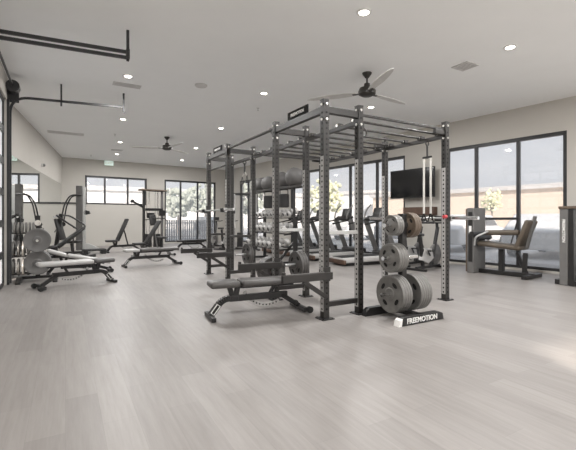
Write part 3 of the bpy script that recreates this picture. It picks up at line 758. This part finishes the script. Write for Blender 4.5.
# ================================================================ EXTRA FAR MACHINES
def cable_crossover(loc, rz):
    t = thing('functional_trainer', 'functional trainer with pale guide columns beyond the rig, by the far right window', 'weight machine', loc, rz)
    H = 2.15
    for s in (-1,1):
        m = MB(); m.bar((s*.42,0,.05), (s*.42,0,H), .09, .11, up=(0,1,0)); m.build('column', M['lgrey'], t, bevel=.004)
        m = MB(); m.cyl((s*.42-.03*s,-.09,.1), (s*.42-.03*s,-.09,H-.05), .018); m.build('guide_rod', M['chrome'], t)
        m = MB(); m.box((s*.42,-.12,1.15-.35*s), (.11,.14,.2)); m.cyl((s*.42,-.2,1.1-.35*s), (s*.42,-.12,1.1-.35*s), .05); m.build('pulley_carriage', M['black'], t, bevel=.005)
        m = MB(); m.bar((s*.42,.3,.03), (s*.55,-.55,.03), .08, .06); m.build('foot', M['black'], t)
        m = MB()
        for i in range(14): m.box((s*.20,.12,.12+i*.04), (.22,.13,.036))
        m.build('weight_stack', M['vinyl'], t)
        m = MB(); m.tube([(s*.42,-.2,1.05-.35*s),(s*.40,-.24,.8-.3*s),(s*.36,-.22,.6-.25*s)], .014); m.build('strap', M['strap'], t)
    m = MB(); m.bar((-.46,0,H), (.46,0,H), .10, .09); m.build('crossbar', M['black'], t, bevel=.004)
    m = MB(); m.bar((-.42,.12,.05), (.42,.12,.05), .2, .06); m.build('base', M['black'], t)
    m = MB(); m.tube(fillet([(-.30,-.05,H+.02),(-.12,-.12,H-.08),(.12,-.12,H-.08),(.30,-.05,H+.02)], .06), .014); m.build('pull_up_grip', M['rubber'], t)
    return t
x, y = at(245, 15.0); cable_crossover((x,y,0), radians(-26))
def bike(loc, rz, label, grp='upright exercise bikes'):
    t = thing('exercise_bike', label, 'exercise bike', loc, rz, grp)
    m = MB()
    for s in (-1,1): m.bar((s*.50,-.26,.035), (s*.50,.26,.035), .06, .05)
    m.bar((-.5,0,.06), (.5,0,.06), .07, .06); m.bar((-.22,0,.06), (-.34,0,.78), .06, .08, up=(1,0,0)); m.bar((.15,0,.08), (.44,0,1.0), .06, .08, up=(1,0,0)); m.bar((-.28,0,.45), (.25,0,.42), .06, .08)
    m.build('frame', M['black'], t, bevel=.004)
    m = MB(); m.lathe((.32,-.03,.34), (0,.06,0), [(0,.02),(0,.23),(.2,.25),(.8,.25),(1,.23),(1,.02)], 32); m.build('flywheel', M['grey'], t)
    m = MB(); m.prism([(-.34,.24),(-.2,.52),(.1,.48),(.18,.26),(-.05,.14)], (0,-.05,0), (1,0,0), (0,0,1), (0,.1,0)); m.build('shroud', M['lgrey'], t, bevel=.01)
    m = MB(); m.pad((-.48,0,.83), (-.22,0,.82), .22, .07, .03, w2=.09); m.build('saddle', M['vinyl'], t)
    m = MB(); m.tube(fillet([(.55,-.22,1.12),(.36,-.22,1.10),(.36,.22,1.10),(.55,.22,1.12)], .07), .017); m.bar((.42,0,.95), (.40,0,1.10), .05, .05, up=(1,0,0)); m.build('handlebar', M['rubber'], t)
    for s in (-1,1):
        m = MB(); m.bar((-.02,s*.07,.33), (-.02+s*.12,s*.09,.33-s*.12), .03, .02, up=(0,1,0)); m.box((-.02+s*.12,s*.14,.33-s*.12), (.10,.09,.03)); m.build('pedal', M['black'], t)
    m = MB(); m.box((.47,0,1.20), (.03,.20,.14)); m.build('console', M['black'], t, bevel=.005)
    return t
x, y = at(213, 16.3); bike((x,y,0), radians(50), 'black exercise bike before the full-height back window, beyond the rig')
x, y = at(226, 15.3); bike((x,y,0), radians(40), 'black exercise bike at the foot of the wall strip right of the back window')
x, y = at(412, 10.0); bike((x,y,0), radians(10), 'black exercise bike under the television, behind the weight tree')
x, y = at(428, 9.2); bike((x,y,0), radians(10), 'black exercise bike under the television, beside the pale straps')
# ================================================================ DUMBBELL RACK, DUMBBELLS, BALL SHELF
DX, DY0, DY1 = 5.10, 8.72, 10.95
DM = (DY0+DY1)/2; DL = DY1-DY0
t = thing('dumbbell_rack', 'three-tier dumbbell rack beyond the rig, facing the room', 'dumbbell rack', (DX,DM,0), 0)
for s in (-1,1):
    m = MB(); y = s*(DL/2-.18); m.bar((.26,y,.03), (.26,y,1.26), .08, .07, up=(0,1,0)); m.bar((-.30,y,.035), (.36,y,.035), .08, .06); m.bar((-.28,y,.06), (.24,y,.62), .05, .06); m.build('end_frame', M['black'], t, bevel=.004)
tiers = ((.42,-.16),(.83,.0),(1.25,.14))
for z, xo in tiers:
    m = MB()
    for k in (-1,1): m.bar((xo+k*.09,-DL/2,z+k*.03), (xo+k*.09,DL/2,z+k*.03), .07, .03)
    for s in (-1,1): m.bar((xo-.10,s*(DL/2-.18),z-.05), (.27,s*(DL/2-.18),z-.02), .05, .05)
    m.build('shelf', M['black'], t, bevel=.003)
def dumbbell_proto(r, L):
    t = thing('dumbbell', 'x', 'dumbbell', (0,0,0))
    m = MB(); m.cyl((-L*.28,0,0), (L*.28,0,0), .016, seg=10); m.build('handle', M['chrome'], t)
    for s in (-1,1):
        m = MB(); m.lathe((s*L*.24,0,0), (s*L*.26,0,0), [(0,0),(0,r*.8),(.15,r),(.85,r),(1,r*.85),(1,0)], 16); h = m.build('head', M['lgrey'], t)
        m = MB(); m.cyl((s*L*.505,0,0), (s*L*.512,0,0), r*.55, seg=16); m.build('end_cap', M['black'], h)
    return t
N_ORD = ['first','second','third','fourth','fifth','sixth','seventh','eighth','ninth']
for (z, xo), r, L, n, tn in zip(tiers, (.090,.098,.078), (.36,.36,.31), (8,8,9), ('lowest','middle','top')):
    pr = None
    for i in range(n):
        y = DY1-.16 - i*(DL-.32)/(n-1)
        lb = '%s grey dumbbell from the far end on the %s tier of the rack' % (N_ORD[i], tn)
        tilt = 0
        lc = (DX+xo, y, z+(r+.015)/cos(.32)+.013)
        if pr is None: pr = dumbbell_proto(r, L); pr.location = lc; pr['label'] = lb; pr['group'] = 'dumbbells on the %s tier' % tn; pr.rotation_euler = (0,-.32,0)
        else: dup(pr, lc, 0, lb).rotation_euler = (0,-.32,0)
BX, BY0, BY1, BZ = 5.08, 8.15, 11.25, 2.01
t = thing('ball_rack', 'tall rack with one high shelf of grey balls between rig and dumbbells', 'ball rack', (BX,(BY0+BY1)/2,0), 0)
for yy in (8.52-(BY0+BY1)/2, (BY1-BY0)/2-.06):
    m = MB(); m.bar((.0,yy,0), (.0,yy,BZ-.02), .05, .05, up=(0,1,0)); m.box((.0,yy,.012), (.50,.09,.024)); m.build('post', M['black'], t, bevel=.003)
m = MB(); H2 = (BY1-BY0)/2
for k in (-1,1): m.bar((k*.13,-H2,BZ), (k*.13,H2,BZ), .05, .05)
for y in (-H2+.05, -.95, 0, .8, H2-.05): m.bar((-.13,y,BZ-.0), (.13,y,BZ), .04, .04)
m.build('shelf', M['rig'], t, bevel=.003)
def ball(u, r, label):
    # centred over the shelf rails at the place where it stands along the shelf
    k = (u-U0)/FPX; d = BX/(SN+k*CS); y = d*(CS-k*SN)
    o = MB(); o.ball((0,0,0), r, seg=28)
    for a in (0, pi/2):
        pts = arc((0,0,0), r*.997, 0, 2*pi, (cos(a),sin(a),0), (0,0,1), 40)[:-1]; o.tube(pts, .004, 6, closed=True)
    zc = BZ-.0 + sqrt(max(.0001, (r+.0)**2 - .115**2)) + .017
    o = o.build('exercise_ball', M['gball'], None, (BX,y,zc)); o.rotation_euler = (random.uniform(-.4,.4), random.uniform(-.4,.4), random.uniform(0,3))
    tag(o, label, 'ball', 'grey balls on the high shelf')
ball(259.5, .215, 'grey exercise ball at the far end of the high ball shelf')
ball(268.5, .215, 'grey exercise ball second from the far end of the high ball shelf')
ball(282, .235, 'grey exercise ball third from the far end of the high ball shelf')
ball(295, .255, 'large grey exercise ball at the near end of the high ball shelf')
for u, lb in ((268.5,'black cylindrical bag hanging under the far half of the ball shelf'), (284,'black cylindrical bag hanging under the near half of the ball shelf')):
    k = (u-U0)/FPX; d = BX/(SN+k*CS); y = d*(CS-k*SN)
    t = thing('hanging_bag', lb, 'bag', (BX,y,0), 0, 'bags under the ball shelf')
    m = MB(); m.lathe((0,0,1.50), (0,0,.36), [(0,0),(0,.12),(.05,.145),(.95,.145),(1,.12),(1,0)], 24); m.build('body', M['vinyl'], t)
    m = MB(); m.tube(fillet([(-.12,0,1.84),(-.12,0,1.978),(.12,0,1.978),(.12,0,1.84)], .03), .012); m.build('handle', M['black'], t)
# ================================================================ TREADMILLS
def treadmill(loc, label, first=[None]):
    if first[0]: return dup(first[0], loc, first[0].rotation_euler.z, label)
    t = thing('treadmill', label, 'treadmill', loc, radians(-6), 'treadmills facing the right windows'); first[0] = t
    m = MB(); m.pad((-.95,0,.14), (.75,0,.17), .78, .13, .03); m.build('deck', M['lgrey'], t)
    m = MB(); m.pad((-.93,0,.208), (.60,0,.232), .50, .016, .005); m.build('belt', M['rubber'], t)
    m = MB(); m.pad((-.97,0,.10), (-.90,0,.10), .80, .12, .02); m.build('rear_cap', M['wood'], t)
    m = MB(); m.box((-.1,0,.04), (1.5,.62,.07)); m.build('underframe', M['black'], t)
    m = MB(); m.pad((.40,0,.25), (.85,0,.26), .72, .16, .05); m.build('motor_cover', M['black'], t)
    for s in (-1,1):
        m = MB(); m.bar((.68,s*.40,.10), (.24,s*.40,1.18), .075, .13, up=(1,0,0)); m.build('upright', M['grey'], t, bevel=.01)
        m = MB(); m.tube(fillet([(.22,s*.40,1.16),(-.02,s*.40,1.12),(-.34,s*.38,1.05)], .1), .022); m.build('handrail', M['black'], t)
        m = MB(); m.tube(arc((.62,s*.34,1.20), .46, radians(180), radians(122), (1,0,0), (0,0,1), 10), .022); m.build('curved_grip', M['grey'], t)
    m = MB(); m.pad((.20,0,1.16), (.34,0,1.26), .84, .07, .02); m.build('console', M['black'], t)
    m = MB(); m.pad((.335,0,1.27), (.40,0,1.50), .42, .03, .01, up=(-1,0,0)); m.build('display', M['black'], t)
    return t
for y, lb in ((7.95,'treadmill nearest the television, in the row facing the windows'), (9.33,'second treadmill from the television, in the row facing the windows'), (10.75,'third treadmill from the television, in the row facing the windows'), (12.0,'treadmill farthest from the television, in the row facing the windows')):
    treadmill((7.02,y,0), lb)
# ================================================================ TELEVISION
y0 = 7.88; p = right_pt(y0); t = thing('television', 'black wall-mounted television on the pier between the right windows', 'television', (p.x,y0,2.21), radians(6.8))
m = MB(); m.box((-.22,0,0), (.05,1.47,.83)); m.build('cabinet', M['black'], t, bevel=.006)
m = MB(); m.box((-.247,0,.005), (.006,1.43,.79)); m.build('screen', M['screen'], t)
m = MB(); m.box((-.02,0,0), (.035,.42,.40)); m.bar((-.03,0,.06), (-.20,0,.06), .06, .06); m.bar((-.03,0,-.06), (-.20,0,-.06), .06, .06); m.build('wall_bracket', M['black'], t)
# dark slatted ledge under the television
y0 = 7.7; p = right_pt(y0); t = thing('wall_shelf', 'brown wooden ledge on the pier under the television', 'shelf', (p.x,y0,1.42), radians(6.8))
m = MB(); m.box((-.10,0,0), (.18,1.0,.22)); m.build('ledge', M['wood'], t, bevel=.006)
m = MB()
for s in (-1,1): m.prism([(0,0),(-.16,0),(0,-.16)], (-.012,s*.35-.015,-.11), (1,0,0), (0,0,1), (0,.03,0))
m.build('brackets', M['black'], t)
# ================================================================ LEG EXTENSION MACHINE (right window)
def leg_machine(loc, rz):
    """local +X runs from the weight tower to the seat"""
    t = thing('leg_extension_machine', 'seated leg machine with taupe pads in front of the right window', 'weight machine', loc, rz)
    m = MB(); m.box((0,0,.72), (.16,.50,1.44)); m.build('tower', M['grey'], t, bevel=.015)
    m = MB(); m.box((-.10,0,.72), (.06,.44,1.40)); m.build('tower_side', M['bronze'], t, bevel=.01)
    m = MB(); m.box((0.0,-.253,.80), (.09,.012,1.1)); m.build('weight_window', M['black'], t)
    m = MB(); m.box((.0,-.262,.95), (.06,.004,.18)); m.build('instruction_label', M['label'], t)
    m = MB(); m.bar((.05,0,.05), (1.18,0,.05), .10, .09); m.bar((1.14,-.36,.04), (1.14,.36,.04), .10, .07); m.bar((.55,0,.05), (.55,0,.55), .09, .10, up=(1,0,0)); m.bar((1.0,0,.05), (1.02,0,.5), .06, .08, up=(1,0,0)); m.bar((1.06,0,.06), (.86,0,.50), .05, .06, up=(1,0,0)); m.build('frame', M['black'], t, bevel=.005)
    m = MB(); m.pad((.12,0,.66), (1.0,0,.60), .44, .10, .04); m.build('seat', M['bvinyl'], t)
    m = MB(); m.pad((.92,0,.60), (1.14,0,1.17), .46, .09, .04, up=(-1,0,.35)); m.build('backrest', M['bvinyl'], t)
    m = MB(); m.bar((1.05,0,.60), (1.20,0,1.25), .06, .05, up=(1,0,0)); m.build('back_post', M['grey'], t)
    m = MB(); m.cyl((.34,-.20,.90), (.98,-.20,.92), .055, seg=16); o = m.build('thigh_roller', M['bvinyl'], t)
    m = MB(); m.cyl((.05,-.30,.86), (.05,.30,.86), .06, seg=16); m.cyl((.16,-.28,.78), (.16,.28,.78), .05, seg=16); m.build('ankle_roller', M['vinyl'], t)
    m = MB(); m.tube(fillet([(.10,-.26,.62),(.14,-.30,.80),(.40,-.27,.93)], .06), .02); m.tube(fillet([(.10,.26,.62),(.14,.30,.80),(.30,.27,.93)], .06), .02); m.build('lever_arm', M['silver'], t)
    m = MB(); m.tube(fillet([(.62,.27,.66),(.70,.29,1.0),(.76,.29,1.22)], .1), .014); m.build('adjust_handle', M['black'], t)
    return t
leg_machine((8.02,5.44,0), radians(-84))
# ================================================================ LETTERED MACHINE at the right edge
x, y = 7.86, 3.50
t = thing('leg_press_machine', 'weight machine tower with upright pale lettering at the right window end', 'weight machine', (x,y,0), radians(0))
m = MB(); m.box((0,.07,.70), (.16,.14,1.40)); m.build('tower', M['grey'], t, bevel=.012)
m = MB(); m.box((.01,-.05,.70), (.19,.09,1.40)); m.build('tower_edge', M['black'], t, bevel=.01)
m = MB(); m.box((.35,-.03,1.40), (.90,.36,.05)); m.build('top_cap', M['bronze'], t, bevel=.01)
m = MB(); m.box((.74,0,.70), (.10,.30,1.38)); m.build('rear_column', M['bronze'], t, bevel=.01)
m = MB(); m.box((.35,0,.05), (.85,.44,.09)); m.bar((.35,-.2,.05), (.35,-1.5,.05), .10, .08); m.bar((0,-1.45,.04), (.7,-1.45,.04), .08, .07); m.bar((.35,-.85,.06), (.35,-.85,.44), .08, .08, up=(0,1,0)); m.build('base', M['black'], t, bevel=.006)
m = MB()
for i in range(15): m.box((.36,.02,.13+i*.046), (.40,.16,.042))
m.build('weight_stack', M['vinyl'], t)
m = MB()
for s in (-1,1): m.cyl((.36+s*.12,.02,.09), (.36+s*.12,.02,1.38), .012)
m.build('guide_rod', M['chrome'], t)
m = MB(); m.pad((.35,-.55,.50), (.35,-1.05,.47), .40, .09, .03); m.build('seat', M['bvinyl'], t)
m = MB(); m.pad((.35,-1.08,.52), (.35,-1.30,1.12), .42, .09, .03, up=(0,1,0)); m.bar((.35,-1.30,.06), (.35,-1.26,1.0), .07, .06, up=(0,1,0)); m.build('backrest', M['bvinyl'], t)
lettering('FREEMOTION', M['label'], t, (-.0815,.07,.98), (pi/2,pi/2,-pi/2), .068, .002)
# ================================================================ OUTSIDE
m = MB(); m.box((20,20,-.16), (140,140,.1)); structure(m.build('ground', M['asphalt'], smooth=False))
def building(c, size, rz, mname, label, nwin, band=None, hroof=.5):
    t = thing('building', label, 'building', c, rz)
    sx, sy, sz = size
    m = MB(); m.box((0,0,sz/2-.1), (sx,sy,sz)); m.build('wall', M[mname], t)
    m = MB(); m.box((0,0,sz+hroof/2-.1), (sx+.8,sy+.8,hroof)); m.build('roof', M['roof'], t)
    for i in range(nwin):
        y = -sy/2 + sy*(i+.5)/nwin
        m = MB(); m.box((-sx/2-.02,y,sz*.5), (.08,sy/nwin*.45,sz*.30)); m.build('window', M['pale_window'], t)
    return t
building((48,20,0), (8,52,4.5), radians(6), 'tan', 'long tan building across the lot outside the right windows', 0)
building((44,62,0), (10,26,5.5), radians(20), 'stucco', 'pale building far across the lot outside the right windows', 7)
t = building((14,55,0), (34,10,4.6), 0, 'stucco', 'pale low building outside the back windows', 0)
def car(loc, rz, mname, label):
    t = thing('car', label, 'car', loc, rz, 'cars parked outside the windows')
    m = MB(); prof = [(-2.2,.30),(2.2,.30),(2.25,.62),(2.05,.86),(1.05,.98),(.45,1.44),(-1.15,1.48),(-1.95,1.02),(-2.22,.92)]
    m.prism(prof, (0,-.87,0), (1,0,0), (0,0,1), (0,1.74,0)); m.build('body', M[mname], t, bevel=.07)
    m = MB(); gl = [(.86,1.02),(.38,1.36),(-1.08,1.40),(-1.66,1.04)]
    for s in (-1,1): m.prism(gl, (0,s*.872,0), (1,0,0), (0,0,1), (0,s*.012,0))
    m.build('side_window', M['carglass'], t)
    m = MB()
    m.hexa([V(p) for p in ((1.07,-.72,1.0),(1.07,.72,1.0),(.52,.62,1.42),(.52,-.62,1.42),(1.10,-.72,1.01),(1.10,.72,1.01),(.55,.62,1.43),(.55,-.62,1.43))]); m.build('windscreen', M['carglass'], t)
    for sx in (-1,1):
        for sy in (-1,1):
            m = MB(); m.cyl((sx*1.35,sy*.72,.32), (sx*1.35,sy*.90,.32), .33, seg=20); w = m.build('wheel', M['rubber'], t)
            m = MB(); m.cyl((sx*1.35,sy*.895,.32), (sx*1.35,sy*.912,.32), .2, seg=12); m.build('hubcap', M['silver'], w)
    return t
for (x, y, a, mm, lb) in ((14.5,4.3,100,'carw','white car parked outside the nearest right window panes'), (15.2,7.3,98,'carg','silver car parked outside behind the leg machine'),
    (15.0,10.6,97,'carw','white car parked outside beyond the television pier'), (16.2,14.6,95,'card','dark car parked outside behind the treadmills'), (16.0,18.4,95,'carg','silver car parked outside beyond the farthest treadmill'), (4.0,30,6,'carg','silver car parked outside the full-height back window'), (10.5,30.5,4,'card','dark car parked outside the right part of the back window')):
    car((x,y,-.11), radians(a-90), mm, lb)
def tree(loc, h, r, mname, label, n=150):
    t = thing('tree', label, 'tree', loc)
    m = MB(); m.tube([(0,0,0),(.05,.02,h*.3),(.0,.06,h*.62)], [.14,.11,.06], 8)
    for k in range(5):
        a = k*1.3; m.tube([(0,.02,h*.42),(cos(a)*r*.4,sin(a)*r*.4,h*.66)], [.05,.02], 6)
    m.build('trunk', M['bark'], t)
    m = MB()
    for i in range(n):
        a, b, q = random.uniform(0,2*pi), random.uniform(-1,1), random.random()**.4
        c = V((cos(a)*sqrt(1-b*b)*r*q, sin(a)*sqrt(1-b*b)*r*q, h*.68 + b*h*.30*q)); s = random.uniform(.16,.34)*r*.5
        t_ = bmesh.new(); bmesh.ops.create_icosphere(t_, subdivisions=1, radius=s)
        for v in t_.verts: v.co = v.co*random.uniform(.75,1.25) + c
        m._absorb(t_)
    m.build('crown', M[mname], t, smooth=False)
x, y = at(326, 24); tree((x,y,-.11), 3.9, 1.15, 'yleaf', 'yellow-green tree outside beyond the treadmills')
x, y = at(250, 30); tree((x,y,-.11), 4.5, 1.6, 'leaf', 'small tree outside the far right window')
x, y = at(178, 34); tree((x,y,-.11), 4.0, 1.8, 'leaf', 'green tree outside the full-height back window')
x, y = at(205, 40); tree((x,y,-.11), 5.0, 2.2, 'leaf', 'taller green tree outside the back window, behind its right panes')
x, y = at(492, 40); tree((x,y,-.11), 4.6, 1.0, 'yleaf', 'thin yellow-green tree outside the right window by the tan building')
# grey slatted fence outside the back window
t = thing('fence', 'grey picket fence standing outside the full-height back window', 'fence', (5.5,23.2,-.11), radians(4))
m = MB()
for z in (.25,1.05): m.bar((-4,0,z), (4,0,z), .04, .06)
m.build('rails', M['fencegrey'], t)
m = MB()
for i in range(60): m.box((-3.95+i*.134,0,.62), (.09,.025,1.24))
m.build('slats', M['fencegrey'], t)
# ================================================================ LIGHT
def area(loc, size, power, col=(1,.99,.975), shape='DISK', rot=(0,0,0), spread=pi, name='downlight_lamp'):
    l = bpy.data.lights.new(name, 'AREA'); l.shape = shape; l.size = size; l.energy = power; l.color = col; l.spread = spread
    o = bpy.data.objects.new(name, l); COL.objects.link(o); o.location = loc; o.rotation_euler = rot; return o
unseen_cans = [(1.2,1.2),(4.6,.6),(7.6,1.0),(.6,-1.8),(3.6,-1.8),(6.8,-1.8)]  # extra downlights added out of view to light the near room
for i, (x, y) in enumerate(unseen_cans):
    lb = ('added unseen recessed light over the near floor, number %s of the near grid' % ORD[i])
    can_light(0, 0, lb, (x, y))
LW = 39
for (x, y) in LAMPS + unseen_cans: area((x, y, CEIL-.03), .16, LW)
sl = bpy.data.lights.new('sun', 'SUN'); sl.energy = 7.0; sl.angle = radians(2); sl.color = (1,.90,.79)
so = bpy.data.objects.new('sun', sl); COL.objects.link(so); so.rotation_euler = V((-.361,-.801,.478)).to_track_quat('Z','Y').to_euler()
w = bpy.data.worlds.new('sky'); sc.world = w; w.use_nodes = True; nt = w.node_tree
bg = nt.nodes['Background']; tc = nt.nodes.new('ShaderNodeTexCoord'); sp = nt.nodes.new('ShaderNodeSeparateXYZ')
rp = nt.nodes.new('ShaderNodeValToRGB'); cr = rp.color_ramp
cr.elements[0].position, cr.elements[0].color = .0, (.90,.90,.89,1)
cr.elements[1].position, cr.elements[1].color = .6, (.80,.86,.93,1)
no = nt.nodes.new('ShaderNodeTexNoise'); no.inputs['Scale'].default_value = 3.5; no.inputs['Detail'].default_value = 5
mp = nt.nodes.new('ShaderNodeMapping'); mp.inputs['Scale'].default_value = (1,1,3.2)
r2 = nt.nodes.new('ShaderNodeValToRGB'); r2.color_ramp.elements[0].position = .42; r2.color_ramp.elements[1].position = .62
r2.color_ramp.elements[0].color = (.92,.93,.95,1); r2.color_ramp.elements[1].color = (1.06,1.06,1.05,1)
mx = nt.nodes.new('ShaderNodeMix'); mx.data_type = 'RGBA'; mx.blend_type = 'MULTIPLY'; mx.inputs['Factor'].default_value = 1
L = nt.links.new
L(tc.outputs['Generated'], sp.inputs[0]); L(sp.outputs['Z'], rp.inputs['Fac']); L(tc.outputs['Generated'], mp.inputs['Vector']); L(mp.outputs['Vector'], no.inputs['Vector'])
L(no.outputs['Fac'], r2.inputs['Fac']); L(rp.outputs['Color'], mx.inputs['A']); L(r2.outputs['Color'], mx.inputs['B']); L(mx.outputs['Result'], bg.inputs['Color'])
bg.inputs['Strength'].default_value = 1.0
# daylight guided through each window opening
for (p0, p1, z0, z1, n) in [(BL+db*a, BL+db*b, z0, z1, nb) for (a,b,z0,z1) in ob] + [(R0+dr*a, R0+dr*b, z0, z1, nr) for (a,b,z0,z1) in orr] + [(n0+dn*a, n0+dn*b, z0, z1, nn) for (a,b,z0,z1) in on]:
    c = (p0+p1)/2 + n*.16; l = area((c.x,c.y,(z0+z1)/2), (p1-p0).length, 0, shape='RECTANGLE', name='window_portal')
    l.data.size_y = z1-z0; l.data.cycles.is_portal = True
    l.rotation_euler = V((n.x,n.y,0)).to_track_quat('Z','Y').to_euler()
# ================================================================ CAMERA AND VIEW
cam = bpy.data.cameras.new('camera'); co = bpy.data.objects.new('camera', cam); COL.objects.link(co); sc.camera = co
cam.sensor_width = 36; cam.lens = FPX/576*36; cam.shift_y = -(225-HOR)/576; cam.clip_start = .05; cam.clip_end = 300
co.location = (0,0,EYE); co.rotation_euler = (pi/2, 0, -YAW)
sc.view_settings.view_transform = 'Standard'; sc.view_settings.look = 'None'; sc.view_settings.gamma = 1; sc.view_settings.use_curve_mapping = False
sc.view_settings.exposure = 0.7
sc.cycles.use_denoising = True; sc.cycles.max_bounces = 10; sc.cycles.diffuse_bounces = 5; sc.cycles.sample_clamp_indirect = 6
sc.cycles.transparent_max_bounces = 16
